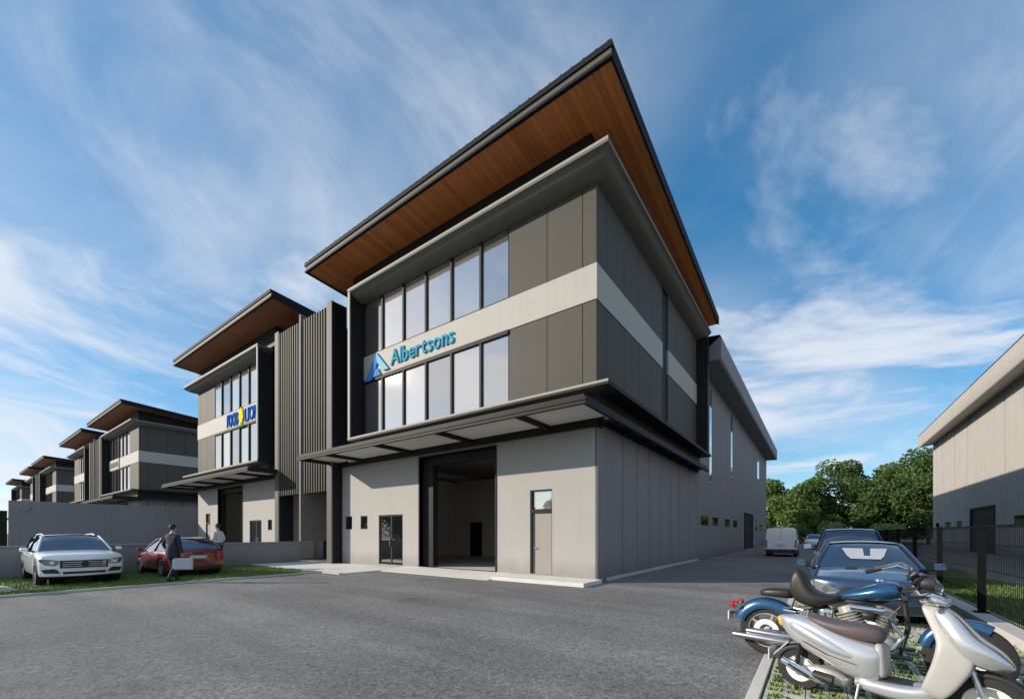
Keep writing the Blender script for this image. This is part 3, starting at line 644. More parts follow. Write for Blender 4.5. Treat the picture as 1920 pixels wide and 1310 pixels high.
def leaf_cloud(mb, c, r, n, ls):
    for _ in range(n):
        while True:
            p = Vector((random.uniform(-1, 1), random.uniform(-1, 1), random.uniform(-1, 1)))
            if 0.15 < p.length < 1: break
        p = p.normalized() * (p.length ** 0.45); q = Vector((c[0] + p.x * r[0], c[1] + p.y * r[1], c[2] + p.z * r[2]))
        nn = Vector((random.gauss(0, 1), random.gauss(0, 1), random.gauss(0.5, 1))).normalized(); u = nn.orthogonal().normalized(); v = nn.cross(u); a = random.uniform(0, 6.28)
        u, v = u * math.cos(a) + v * math.sin(a), v * math.cos(a) - u * math.sin(a); l = ls * random.uniform(0.6, 1.4)
        mb.add([q - u * l, q + v * l * 0.5, q + u * l, q - v * l * 0.5], [(0, 1, 2, 3)])
def tree(x, y, h, rad, label, lm, seed):
    random.seed(seed); t_ = thing('broadleaf_tree', label, 'tree', (x, y, 0), group='trees behind the parking lane')
    mb = MB(); pts = [(0, 0, 0), (0.1, 0.05, h * 0.2), (-0.05, 0.1, h * 0.45), (0.05, 0, h * 0.75)]; mb.tube(pts, [0.28, 0.22, 0.16, 0.05], 8); cr = MB()
    for k in range(44):
        a = random.uniform(0, 6.28); zz_ = random.uniform(0.02, 0.93); rr = rad * (0.5 + 0.6 * math.sin(min(1, zz_ * 1.05) * math.pi) ** 0.7) * random.uniform(0.35, 0.88)
        if zz_ > 0.75: rr *= 0.65
        c = (rr * math.cos(a), rr * math.sin(a), h * (0.10 + 0.86 * zz_)); s_ = rad * random.uniform(0.26, 0.46)
        if k < 12: mb.tube([(0, 0, h * 0.15 + 0.4 * c[2]), (c[0] * 0.5, c[1] * 0.5, c[2] * 0.75), (c[0] * 0.85, c[1] * 0.85, c[2])], [0.1, 0.06, 0.02], 5)
        leaf_cloud(cr, c, (s_, s_, s_ * 0.8), 330, 0.24)
    mb.build('trunk', 'bark', t_, smooth=True); me = bpy.data.meshes.new('crown'); me.from_pydata(cr.v, [], cr.f); me.materials.append(X[lm]); o = bpy.data.objects.new('crown', me); col.objects.link(o); o.parent = t_
TR = [(-1.0, 80, 12.0, 4.6, 'leftmost broadleaf tree, beside the end of the grey warehouse', 'leaf1'), (4.2, 74, 11.4, 4.4, 'broadleaf tree second from the grey warehouse end', 'leaf1'),
      (9.2, 79, 14.2, 5.2, 'taller dark broadleaf tree in the middle of the tree row', 'leaf2'), (13.2, 76, 11.0, 4.2, 'lower broadleaf tree right of the tall middle one', 'leaf2'),
      (16.2, 80, 13.0, 4.6, 'fresh green broadleaf tree left of the pale warehouse corner', 'leaf1'), (19.0, 74, 14.2, 5.0, 'tallest broadleaf tree, partly hidden by the pale warehouse', 'leaf2')]
for k, a in enumerate(TR): tree(*a, 40 + k)
for k, (x, y, h, lb) in enumerate(((-62, -44, 9.5, 'broadleaf tree across the street, mirrored in the double glass door, northern one'), (-55, -52, 10.5, 'broadleaf tree across the street, mirrored in the double glass door, middle one'), (-47, -60, 9.0, 'broadleaf tree across the street, mirrored in the double glass door, southern one'), (-38, -66, 10.0, 'broadleaf tree across the street opposite the roller door'), (-68, -36, 9.0, 'broadleaf tree across the street far to the left of the yard'))):
    tree(x, y, h, 5.0, lb, 'leaf2', 60 + k)
random.seed(11)
def shrub(x, y, r, h, label, lm, n=900, ls=0.07, cat='bush', z=0.0):
    o = thing('shrub', label, cat, (x, y, z)); mb = MB(); cr = MB()
    for k in range(6):
        a = k * 1.05; mb.tube([(0, 0, 0), (r * 0.4 * math.cos(a), r * 0.4 * math.sin(a), h * 0.5), (r * 0.7 * math.cos(a), r * 0.7 * math.sin(a), h * 0.8)], [0.03 * h, 0.02 * h, 0.008 * h], 5)
    for k in range(9):
        a = random.uniform(0, 6.28); rr = r * random.uniform(0, 0.6); leaf_cloud(cr, (rr * math.cos(a), rr * math.sin(a), h * random.uniform(0.35, 0.75)), (r * 0.5, r * 0.5, h * 0.3), n // 9, ls)
    mb.build('stem', 'bark', o); me = bpy.data.meshes.new('foliage'); me.from_pydata(cr.v, [], cr.f); me.materials.append(X[lm]); f = bpy.data.objects.new('foliage', me); col.objects.link(f); f.parent = o
shrub(7.6, 66, 2.3, 3.4, 'pale rounded bush above the blue pickup roof', 'leaf3', 2600, 0.12)
shrub(13.4, 62, 2.4, 3.0, 'pale rounded bush right of the blue pickup', 'leaf3', 2600, 0.12)
shrub(3.6, 66, 2.2, 3.0, 'dull green bush beside the white van', 'leaf2', 2000, 0.12)
shrub(1.2, 68, 2.2, 2.6, 'low dark bush half hidden behind the white van', 'leaf2', 2000, 0.12)
shrub(10.4, 68, 2.2, 2.2, 'low dark bush between the two pale bushes', 'leaf2', 2000, 0.12)
hd = thing('hedge', 'clipped green hedge beyond the gate pillar at the far left edge', 'hedge', (-60, -16, 0)); cr = MB(); 
for k in range(16): leaf_cloud(cr, (0, -7 + k * 0.75, 1.6), (1.0, 0.9, 1.5), 260, 0.13)
me = bpy.data.meshes.new('foliage'); me.from_pydata(cr.v, [], cr.f); me.materials.append(X['leaf3']); f = bpy.data.objects.new('foliage', me); col.objects.link(f); f.parent = hd
MB().box(-0.5, 0.5, -7.5, 4.5, 0.0, 2.2).build('core', 'leaf2', hd)
isl = thing('planter_island', 'pale concrete kerb nose with a small plant at the left edge', 'planter', (-12.0, -11.95, 0))
MB().loft([[(-0.75, -1.6, 0), (0.75, -1.6, 0), (0.6, -1.6, 0.2), (-0.6, -1.6, 0.2)], [(-0.7, 0.0, 0), (0.6, 0.0, 0), (0.45, 0.0, 0.22), (-0.55, 0.0, 0.22)], [(-0.5, 0.55, 0), (0.35, 0.55, 0), (0.2, 0.5, 0.16), (-0.35, 0.5, 0.16)], [(-0.15, 0.8, 0), (0.1, 0.8, 0), (0.05, 0.75, 0.05), (-0.1, 0.75, 0.05)]]).build('kerb_body', 'conc', isl, smooth=True, angle=30)
shrub(-12.2, -12.0, 0.34, 0.75, 'small leafy plant on the kerb nose at the left edge', 'leaf2', 500, 0.05, 'plant', 0.2)
# ---------------------------------------------------------------- cars
def paint(name, rgb, metal=0.35, rough=0.28):
    m = mat(name, rgb, rough, metal, var=0.04, scale=30, coat=1.0); return m
X['p_white'] = paint('white_car_paint', (0.88, 0.89, 0.90), 0.0)
X['p_red'] = paint('red_car_paint', (0.20, 0.012, 0.02), 0.2)
X['p_blue'] = paint('steel_blue_paint', (0.035, 0.07, 0.14), 0.45)
X['p_blue2'] = paint('slate_blue_paint', (0.06, 0.10, 0.16), 0.45)
X['p_van'] = paint('van_paint', (0.86, 0.87, 0.90), 0.0)
X['cglass'] = glassmat('car_glass', 0.10, refl=(0.8, 0.86, 0.95), base=(0.02, 0.03, 0.045))
X['lens'] = glassmat('clear_lens', 0.25, base=(0.10, 0.12, 0.14))
X['bulb'] = mat('reflector', (0.9, 0.9, 0.92), 0.1, 0.9, var=0)
X['tail'] = mat('red_lens', (0.45, 0.02, 0.02), 0.15, var=0, coat=0.6)
X['amber'] = mat('amber_lens', (0.85, 0.42, 0.05), 0.15, var=0, coat=0.6)
X['rim'] = mat('alloy_rim', (0.55, 0.55, 0.57), 0.28, 0.8, var=0.05)
X['silver_shade'] = mat('sunshade_foil', (0.42, 0.44, 0.47), 0.5, var=0.1, scale=6)
X['plate'] = mat('plate', (0.6, 0.6, 0.58), 0.5, var=0.05)
def wheel(parent, c, r, wd, side, spokes=10, rimf=0.70, rm='rim', name='wheel', bm='black'):
    h = wd / 2
    t_ = MB().lathe([(r * rimf, -h), (r * 0.93, -h), (r * 0.985, -h * 0.8), (r, -h * 0.5), (r, h * 0.5), (r * 0.985, h * 0.8), (r * 0.93, h), (r * rimf, h)], (0, 0, 0), n=36, close=True).build(name, 'rubber', parent, smooth=True)
    t_.location = c
    rm_ = MB(); rr = r * rimf
    rm_.lathe([(rr + 0.004, -h * 0.92), (rr * 0.95, -h * 0.92), (rr * 0.92, 0.2 * h), (rr * 0.92, h * 0.92), (rr + 0.004, h * 0.92)], (0, 0, 0), n=36)
    yo = side * h * 0.45
    for k in range(spokes):
        a = 2 * math.pi * k / spokes; ca, sa = math.cos(a), math.sin(a); q = rr * 0.055
        def P(rad, off, y): return (rad * ca - off * sa, y, rad * sa + off * ca)
        rm_.loft([[P(rr * 0.12, -q * 1.5, yo - 0.012), P(rr * 0.12, q * 1.5, yo - 0.012), P(rr * 0.12, q * 1.5, yo + 0.012), P(rr * 0.12, -q * 1.5, yo + 0.012)],
                  [P(rr * 0.96, -q, yo - 0.012 + side * 0.02), P(rr * 0.96, q, yo - 0.012 + side * 0.02), P(rr * 0.96, q, yo + 0.012 + side * 0.02), P(rr * 0.96, -q, yo + 0.012 + side * 0.02)]])
    rm_.lathe([(0.0, yo - 0.02 * side), (rr * 0.2, yo - 0.02 * side), (rr * 0.22, yo), (rr * 0.18, yo + 0.025 * side), (0.0, yo + 0.03 * side)], (0, 0, 0), n=16)
    o = rm_.build('rim', rm, t_, smooth=True)
    MB().lathe([(0.0, -side * h * 0.3), (rr * 0.93, -side * h * 0.3), (rr * 0.93, -side * h * 0.35), (0.0, -side * h * 0.35)], (0, 0, 0), n=20).build('brake', bm, t_)
    return t_
def car(name, label, loc, rz, S, pm, cat='car', group=None):
    t_ = thing(name, label, cat, loc, rz, group)
    Lh = S['L'] / 2; xf, xr = S['wf'], S['wr']; R_ = S['R']; zs0 = S['sill']
    xs = sorted(set([-Lh + (2 * Lh) * i / 48 for i in range(49)] + [q * (Lh - S['nosew'] * (k / 12) ** 2.6) for k in range(13) for q in (1, -1)] + [xf + R_ * 1.13 * math.cos(math.pi * k / 10) for k in range(11)] + [xr + R_ * 1.13 * math.cos(math.pi * k / 10) for k in range(11)]))
    rings = []
    for x in xs:
        hw = min(smooth_lerp(S['hw'], x), S['W'] / 2 * max(0.02, ((Lh + 0.004 - abs(x)) / S['nosew'])) ** (1 / 2.6)); sh = smooth_lerp(S['sh'], x); tp = smooth_lerp(S['top'], x); zb = smooth_lerp(S.get('bot', [(-Lh, zs0), (Lh, zs0)]), x)
        arch = False
        for xw in (xf, xr):
            if abs(x - xw) <= R_ * 1.135: zb = max(zb, R_ + math.sqrt(max(0, (R_ * 1.13) ** 2 - (x - xw) ** 2)))
        zb = min(zb, sh - 0.05); d = sh - zb
        half = [(hw * 0.955, zb), (hw * 0.985, zb + 0.12 * d), (hw, zb + 0.45 * d), (hw * 0.992, zb + 0.72 * d), (hw * 0.965, sh - 0.03), (hw * 0.93, sh), (hw * 0.78, sh + (tp - sh) * 0.62), (hw * 0.45, sh + (tp - sh) * 0.93), (0.0, tp)]
        rings.append([(x, y, z) for y, z in half] + [(x, -y, z) for y, z in reversed(half[:-1])])
    body = MB(); body.loft(rings, closed=False, cap=False)
    n = len(rings[0]); body.f.append(tuple(range(n))); body.m.append(0); o0 = (len(rings) - 1) * n; body.f.append(tuple(range(o0 + n - 1, o0 - 1, -1))); body.m.append(0)
    body = body.build('body', pm, t_, smooth=True, angle=50)
    MB().box(-Lh + 0.36, Lh - 0.36, -S['W'] * 0.36, S['W'] * 0.36, zs0 - 0.04, zs0 + 0.25).build('underbody', 'black', t_)
    for xw in (xf, xr):
        for s in (1, -1):
            MB().lathe([(0.0, 0.0), (R_ * 1.13, 0.0), (R_ * 1.13, -s * 0.28)], (xw, s * S['W'] * 0.44 - s * 0.2 + s * 0.0, R_), n=24).build('wheel_well', 'black', t_)
            wheel(t_, (xw, s * (S['W'] / 2 - 0.125), R_), R_, 0.225, s, S.get('spokes', 10))
    # greenhouse
    G = S['gh']; rings = []; gx = [G['x0'] + (G['x1'] - G['x0']) * i / 26 for i in range(27)]
    def gsec(x):
        zt_ = smooth_lerp(G['z'], x); zb = smooth_lerp(S['sh'], x) - 0.03; f = max(0, min(1, (zt_ - zb) / (G['zmax'] - zb)))
        hb = smooth_lerp(S['hw'], x) * 0.925; ht = hb + (G['ht'] - hb) * f
        return zb, zt_, hb, ht
    for x in gx:
        zb, zt_, hb, ht = gsec(x); half = [(hb, zb), (hb + (ht - hb) * 0.5 + 0.02, zb + (zt_ - zb) * 0.5), (ht, zb + (zt_ - zb) * 0.92), (ht * 0.88, zt_ - 0.012), (ht * 0.5, zt_ + 0.008), (0, zt_ + 0.015)]
        rings.append([(x, y, z) for y, z in half] + [(x, -y, z) for y, z in reversed(half[:-1])])
    gl = MB(); gl.loft(rings, closed=False, cap=False); gl.build('windows', 'cglass', t_, smooth=True, angle=60)
    rings = []
    for i in range(15):
        x = G['r0'] + (G['r1'] - G['r0']) * i / 14; zb, zt_, hb, ht = gsec(x)
        half = [(ht + 0.012, zt_ - 0.075), (ht + 0.006, zb + (zt_ - zb) * 0.95), (ht * 0.9, zt_ + 0.006), (ht * 0.5, zt_ + 0.026), (0, zt_ + 0.034)]
        rings.append([(x, y, z) for y, z in half] + [(x, -y, z) for y, z in reversed(half[:-1])])
    MB().loft(rings, closed=False, cap=False).build('roof', S.get('roofm', pm), t_, smooth=True, angle=60)
    for s in (1, -1):
        for (xa, xb, nm) in G['pillars']:
            pts = []
            for i in range(7):
                x = xa + (xb - xa) * i / 6; f = i / 6; zb, zt_, hb, ht = gsec(x)
                if nm == 'v': z = zb + (zt_ - zb) * f; y = hb + (ht - hb) * f + 0.012
                else:
                    z = zt_ - 0.01; y = ht * 0.985
                    f2 = (zt_ - zb) / max(0.01, (G['zmax'] - zb)); z = zb + (zt_ - zb) * 0.97
                pts.append((x, s * y, z))
            MB().tube(pts, 0.034, 6).build('pillar', pm if nm != 'v' else 'black', t_, smooth=True)
        # mirror and door seams
        xm = G['x1'] - 0.42; zb, zt_, hb, ht = gsec(xm); yb = smooth_lerp(S['hw'], xm)
        mr = MB(); mr.loft([[(xm + 0.12 * f, s * (yb + a), zb + 0.09 + b) for a, b in ((0.05, -0.055 * k), (0.2, -0.06 * k), (0.225, 0.0), (0.19, 0.075 * k), (0.06, 0.07 * k))] for f, k in ((0, 1.0), (0.7, 0.95), (1.0, 0.6))]); mr = mr.build('mirror', S.get('mirm', pm), t_, smooth=True, angle=60)
        MB().tube([(xm + 0.05, s * (yb - 0.1), zb + 0.02), (xm + 0.05, s * (yb + 0.09), zb + 0.06)], 0.022, 6).build('stem', 'black', mr)
        sm = MB()
        for xd in S['doors']:
            hw = smooth_lerp(S['hw'], xd) + 0.0015; sh = smooth_lerp(S['sh'], xd)
            sm.loft([[(xd - 0.006, s * (hw * k + 0.001), z), (xd + 0.006, s * (hw * k + 0.001), z)] for k, z in ((0.985, zs0 + 0.1), (1.0, zs0 + 0.45 * (sh - zs0)), (0.992, zs0 + 0.72 * (sh - zs0)), (0.967, sh - 0.03))], closed=False, cap=False)
        if sm.v: sm.build('door_seam', 'black', t_)
        for xd in S['doors'][1:]:
            hw = smooth_lerp(S['hw'], xd); sh = smooth_lerp(S['sh'], xd); MB().box(xd + 0.06, xd + 0.24, min(s * (hw * 0.985), s * (hw + 0.03)), max(s * (hw * 0.985), s * (hw + 0.03)), sh - 0.16, sh - 0.13).build('door_handle', 'chrome', t_)
    return t_, gsec
def face_panel(S, front, band, off, mt, parent, name, depth=0.05):
    # a panel that follows the nose or tail: band = (lower, upper) polylines in (y, z), wrapped back by the plan curve of the bumper
    s = 1 if front else -1; Lh = S['L'] / 2; mb = MB(); n = 12
    def res(pl):
        o_ = []; m_ = len(pl) - 1
        for i in range(n + 1):
            t = i / n * m_; k = min(m_ - 1, int(t)); f = t - k; o_.append((pl[k][0] + (pl[k + 1][0] - pl[k][0]) * f, pl[k][1] + (pl[k + 1][1] - pl[k][1]) * f))
        return o_
    def bx(y): return s * (Lh - S['nosew'] * (abs(y) / (S['W'] / 2 * 0.995)) ** 2.6 + off)
    lo, hi = res(band[0]), res(band[1]); rings = []
    for (y0, z0), (y1, z1) in zip(lo, hi): rings.append([(bx(y0), y0, z0), (bx(y1), y1, z1), (bx(y1) - s * depth, y1, z1), (bx(y0) - s * depth, y0, z0)])
    mb.loft(rings); return mb.build(name, mt, parent)
def sp_(s, lo, hi): return ([(s * y, z) for y, z in lo], [(s * y, z) for y, z in hi])
def strip(y0, y1, z0, z1, n=9, zc=0.0): return ([(y0, z0), (y1, z0)], [(y0, z1), (0.5 * (y0 + y1), z1 + zc), (y1, z1)])
def plan(W, Lh, nose, tail): return [(-Lh, W / 2 * 0.95), (-Lh + 0.7, W / 2 * 0.99), (0, W / 2), (Lh - 0.85, W / 2 * 0.99), (Lh, W / 2 * 0.96)]

# white estate crossover, nose to the yard
Lh = 2.4
SW = dict(L=4.8, W=1.90, wf=1.45, wr=-1.45, R=0.36, sill=0.30, hw=plan(1.90, Lh, 0.80, 0.86), nosew=0.30, spokes=10,
          sh=[(-Lh, 0.80), (-Lh + 0.15, 0.98), (-1.2, 1.0), (0.6, 0.99), (1.3, 0.96), (Lh - 0.35, 0.90), (Lh - 0.1, 0.86), (Lh, 0.79)],
          top=[(-Lh, 0.88), (-Lh + 0.15, 1.02), (0.4, 1.02), (0.95, 1.035), (1.5, 1.02), (Lh - 0.4, 0.975), (Lh - 0.1, 0.915), (Lh, 0.83)],
          gh=dict(x0=-2.22, x1=1.0, zmax=1.50, ht=0.66, r0=-1.95, r1=0.12, z=[(-2.22, 1.02), (-1.9, 1.36), (-1.2, 1.465), (-0.4, 1.49), (0.2, 1.46), (1.0, 1.01)], pillars=[(0.12, 1.0, 'a'), (-2.2, -1.9, 'a'), (-0.45, -0.5, 'v'), (-1.5, -1.6, 'v')]), doors=[0.85, -0.45, -1.2])
t_, gs = car('parked_car', 'white crossover estate car parked nose-out on the lawn strip', (-14.62, -9.86, 0.03), 0.0, SW, 'p_white')
face_panel(SW, True, strip(-0.52, 0.52, 0.53, 0.76), 0.015, 'black', t_, 'grille')
for z in (0.585, 0.645, 0.705): face_panel(SW, True, strip(-0.47, 0.47, z - 0.009, z + 0.009), 0.03, 'chrome', t_, 'grille_bar', 0.02)
MB().lathe([(0.0, 0.0), (0.09, 0.0), (0.09, -0.03)], (Lh + 0.04, 0, 0.645), axis='x', n=18).build('badge_disc', 'black', t_)
for s in (1, -1):
    hl = face_panel(SW, True, sp_(s, ((0.54, 0.65), (0.62, 0.605), (0.80, 0.63), (0.91, 0.74)), ((0.54, 0.755), (0.66, 0.785), (0.80, 0.805), (0.91, 0.80))), 0.012, 'lens', t_, 'headlight', 0.08)
    MB().lathe([(0.0, 0.0), (0.045, 0.0), (0.06, -0.04)], (Lh - 0.085, s * 0.67, 0.70), axis='x', n=14).build('lamp', 'bulb', hl)
    face_panel(SW, True, sp_(s, ((0.50, 0.38), (0.82, 0.39)), ((0.60, 0.52), (0.88, 0.50))), 0.012, 'black', t_, 'intake')
    MB().tube([(-1.9, s * 0.60, 1.42), (-1.6, s * 0.61, 1.52), (-0.4, s * 0.61, 1.545), (0.05, s * 0.60, 1.47)], 0.018, 8).build('roof_rail', 'metal', t_, smooth=True)
face_panel(SW, True, strip(-0.46, 0.46, 0.36, 0.43), 0.02, 'black', t_, 'lower_grille')
face_panel(SW, True, strip(-0.70, 0.70, 0.295, 0.335), 0.03, 'metal', t_, 'skid_plate', 0.03)
face_panel(SW, True, strip(-0.62, 0.62, 0.50, 0.515), 0.03, 'p_white', t_, 'bumper_crease', 0.02)

# red hatch, tail to the yard
Lh = 2.1
SR = dict(L=4.2, W=1.82, wf=1.3, wr=-1.28, R=0.32, sill=0.26, hw=plan(1.82, Lh, 0.74, 0.86), nosew=0.22, spokes=7,
          sh=[(-Lh, 0.86), (-Lh + 0.12, 0.93), (-1.2, 0.93), (0.6, 0.88), (1.3, 0.80), (Lh - 0.35, 0.70), (Lh - 0.08, 0.6), (Lh, 0.50)],
          top=[(-Lh, 0.90), (-Lh + 0.12, 0.98), (-1.5, 1.0), (0.4, 0.94), (0.9, 0.92), (1.4, 0.87), (Lh - 0.4, 0.77), (Lh - 0.1, 0.68), (Lh, 0.56)],
          gh=dict(x0=-1.95, x1=0.98, zmax=1.42, ht=0.58, r0=-1.38, r1=0.12, z=[(-1.95, 0.98), (-1.72, 1.15), (-1.4, 1.33), (-0.7, 1.42), (0.1, 1.37), (0.98, 0.91)], pillars=[(0.12, 0.98, 'a'), (-1.95, -1.38, 'a'), (-0.4, -0.45, 'v')]), doors=[0.85, -0.4])
t_, gs = car('parked_car', 'red hatchback parked tail-out between the two men', (-14.5, -6.92, 0.03), math.pi, SR, 'p_red')
for s in (1, -1):
    face_panel(SR, False, sp_(s, ((0.48, 0.735), (0.80, 0.72)), ((0.48, 0.84), (0.84, 0.85))), 0.02, 'tail', t_, 'tail_light', 0.06)
face_panel(SR, False, strip(-0.26, 0.26, 0.66, 0.77), 0.012, 'plate', t_, 'number_plate', 0.02)
face_panel(SR, False, strip(-0.72, 0.72, 0.27, 0.38), 0.02, 'black', t_, 'rear_diffuser', 0.05)
face_panel(SR, False, strip(-0.80, 0.80, 0.555, 0.57), 0.008, 'black', t_, 'bumper_seam', 0.02)
face_panel(SR, False, strip(-0.50, 0.50, 0.80, 0.835), 0.02, 'p_red', t_, 'boot_lip', 0.03)

# blue saloon facing the camera in the parking bay
Lh = 2.3
SB = dict(L=4.6, W=1.86, wf=1.36, wr=-1.40, R=0.33, sill=0.24, hw=plan(1.86, Lh, 0.74, 0.84), nosew=0.26, spokes=9,
          sh=[(-Lh, 0.76), (-Lh + 0.15, 0.92), (-1.2, 0.93), (0.5, 0.90), (1.2, 0.86), (Lh - 0.35, 0.80), (Lh - 0.1, 0.75), (Lh, 0.68)],
          top=[(-Lh, 0.84), (-Lh + 0.12, 1.0), (-1.5, 1.02), (0.4, 0.96), (0.95, 0.95), (1.5, 0.92), (Lh - 0.4, 0.85), (Lh - 0.1, 0.78), (Lh, 0.70)],
          gh=dict(x0=-1.95, x1=1.05, zmax=1.40, ht=0.58, r0=-1.05, r1=0.05, z=[(-1.95, 1.0), (-1.15, 1.34), (-0.5, 1.40), (0.1, 1.365), (1.05, 0.935)], pillars=[(0.05, 1.05, 'a'), (-1.95, -1.05, 'a'), (-0.45, -0.5, 'v')]), doors=[0.9, -0.45, -1.25])
t_, gs = car('parked_car', 'dark blue saloon car facing the camera behind the blue motorcycle', (6.53, -0.85, 0.0), -math.pi / 2, SB, 'p_blue')
for s in (1, -1):
    hl = face_panel(SB, True, sp_(s, ((0.46, 0.565), (0.66, 0.52), (0.80, 0.55), (0.88, 0.66)), ((0.46, 0.60), (0.62, 0.67), (0.76, 0.72), (0.88, 0.735))), 0.010, 'lens', t_, 'headlight', 0.09)
    MB().lathe([(0.0, 0.0), (0.05, 0.0), (0.065, -0.04)], (Lh - 0.075, s * 0.66, 0.60), axis='x', n=14).build('lamp', 'bulb', hl)
    MB().tube([(Lh - 0.035, s * 0.50, 0.545), (Lh - 0.10, s * 0.70, 0.515), (Lh - 0.165, s * 0.82, 0.57), (Lh - 0.19, s * 0.86, 0.70)], 0.011, 6).build('headlight_trim', 'chrome', t_, smooth=True)
face_panel(SB, True, strip(-0.44, 0.44, 0.48, 0.60, zc=0.02), 0.012, 'black', t_, 'grille')
for z in (0.515, 0.555): face_panel(SB, True, strip(-0.42, 0.42, z - 0.006, z + 0.006), 0.022, 'chrome', t_, 'grille_bar', 0.02)
face_panel(SB, True, strip(-0.60, 0.60, 0.28, 0.40), 0.015, 'black', t_, 'lower_grille')
MB().box(1.22, 1.42, -0.34, -0.16, 0.915, 0.945).build('bonnet_scoop', 'black', t_)
# folded sunshade standing behind the windscreen is seen as a pale notched panel
sh_ = MB(); pts = [(-0.40, 1.30), (0.40, 1.30), (0.27, 1.17), (-0.27, 1.17)]
zb, zt_, hb, ht = gs(0.4)
def wpt(y, z):
    for i in range(200):
        x = 0.05 + i * 0.005; a = gs(x)[1]
        if a <= z: return (x + 0.012, y, z + 0.018)
    return (1.0, y, z)
for a, b in ((-0.36, -0.02), (0.10, 0.36)): sh_.add([wpt(a * 1.0, 1.27), wpt(b, 1.27), wpt(b * 0.8, 1.13), wpt(a * 0.8, 1.13)], [(0, 1, 2, 3)])
sh_.add([wpt(-0.29, 1.13), wpt(0.29, 1.13), wpt(0.23, 1.07), wpt(-0.23, 1.07)], [(0, 1, 2, 3)])
sh_.build('sunshade', 'silver_shade', t_)

# blue pickup behind it
Lh = 2.45
SP = dict(L=4.9, W=1.88, wf=1.5, wr=-1.5, R=0.38, sill=0.36, hw=plan(1.88, Lh, 0.82, 0.9), nosew=0.2, spokes=6,
          sh=[(-Lh, 0.98), (-1.2, 1.06), (0.6, 1.06), (1.3, 1.03), (Lh - 0.3, 0.96), (Lh, 0.75)],
          top=[(-Lh, 1.0), (-1.2, 1.08), (0.5, 1.10), (1.5, 1.08), (Lh - 0.3, 1.0), (Lh, 0.82)],
          gh=dict(x0=-1.1, x1=1.05, zmax=1.70, ht=0.66, r0=-0.85, r1=0.35, z=[(-1.1, 1.06), (-0.85, 1.62), (-0.2, 1.70), (0.4, 1.655), (1.05, 1.07)], pillars=[(0.35, 1.05, 'a'), (-1.1, -0.85, 'a'), (-0.1, -0.15, 'v')]), doors=[0.85, -0.2])
t_, gs = car('pickup_truck', 'grey-blue pickup with raised cab parked behind the blue saloon', (6.6, 5.3, 0.0), -math.pi / 2, SP, 'p_blue2', 'pickup')
for s in (1, -1): face_panel(SP, True, sp_(s, ((0.55, 0.76), (0.86, 0.76)), ((0.55, 0.89), (0.86, 0.90))), 0.01, 'lens', t_, 'headlight', 0.08)
face_panel(SP, True, strip(-0.52, 0.52, 0.70, 0.92), 0.012, 'black', t_, 'grille')
for s in (1, -1):
    MB().loft([[(0.72 + k * 0.1, s * (1.0 + a), 1.17 + b) for a, b in ((0.0, -0.06), (0.2, -0.08), (0.22, 0.06), (0.02, 0.09))] for k in (0, 1)]).build('wing_mirror', 'p_van', t_, smooth=True, angle=40)

# white panel van seen from behind
vn = thing('panel_van', 'white panel van seen from behind in the shaded side lane', 'van', (3.75, 23.2, 0), math.pi / 2)
W2 = 0.91
def vr(x, zt, w_, zb=0.34):
    h = [(w_ * 0.97, zb), (w_, 0.62), (w_, 1.0), (w_ * 0.965, 1.5), (w_ * 0.92, zt - 0.1), (w_ * 0.8, zt - 0.01), (0, zt + 0.02)]
    return [(x, y, z) for y, z in h] + [(x, -y, z) for y, z in reversed(h[:-1])]
rg = [vr(-2.2, 1.88, W2 * 0.965), vr(-2.14, 1.95, W2), vr(-1.0, 1.98, W2), vr(0.6, 1.97, W2), vr(1.2, 1.9, W2), vr(1.75, 1.30, W2 * 0.98), vr(2.15, 1.12, W2 * 0.92), vr(2.3, 0.8, W2 * 0.8)]
m_ = MB(); m_.loft(rg); m_.build('body', 'p_van', vn, smooth=True, angle=35)
MB().box(-2.215, -2.19, -0.006, 0.006, 0.5, 1.85).build('door_seam', 'black', vn); MB().box(-2.24, -2.19, -0.17, 0.2, 0.98, 1.05).build('handle_trim', 'chrome', vn)
MB().box(-2.30, -2.1, -0.90, 0.90, 0.36, 0.52).build('rear_bumper', 'black', vn, bevel=0.03); MB().box(-2.22, -2.19, -0.27, 0.27, 0.72, 0.84).build('number_plate', 'plate', vn)
for s in (1, -1):
    MB().box(-2.212, -2.1, min(s * 0.78, s * 0.875), max(s * 0.78, s * 0.875), 0.62, 1.15).build('tail_light', 'tail', vn)
    MB().box(1.25, 1.4, min(s * 0.92, s * 1.12), max(s * 0.92, s * 1.12), 1.1, 1.35).build('mirror', 'black', vn, bevel=0.03)
    for xw in (-1.35, 1.4): wheel(vn, (xw, s * 0.80, 0.31), 0.31, 0.2, s, 6)
MB().box(-2.0, 2.0, -0.7, 0.7, 0.24, 0.4).build('underbody', 'black', vn); MB().box(-2.2, -2.12, -0.1, 0.1, 1.945, 1.98).build('brake_light', 'tail', vn)

# distant car by the trees
Sx = dict(SR); Sx['L'] = 4.2
t_, gs = car('parked_car', 'distant small white car beside the bushes right of the van', (5.4, 52, 0), -math.pi / 2, Sx, 'p_white')
t_, gs = car('parked_car', 'dark car half hidden behind the blue pickup beside the fence', (6.6, 14.5, 0), -math.pi / 2, SB, 'p_blue2')
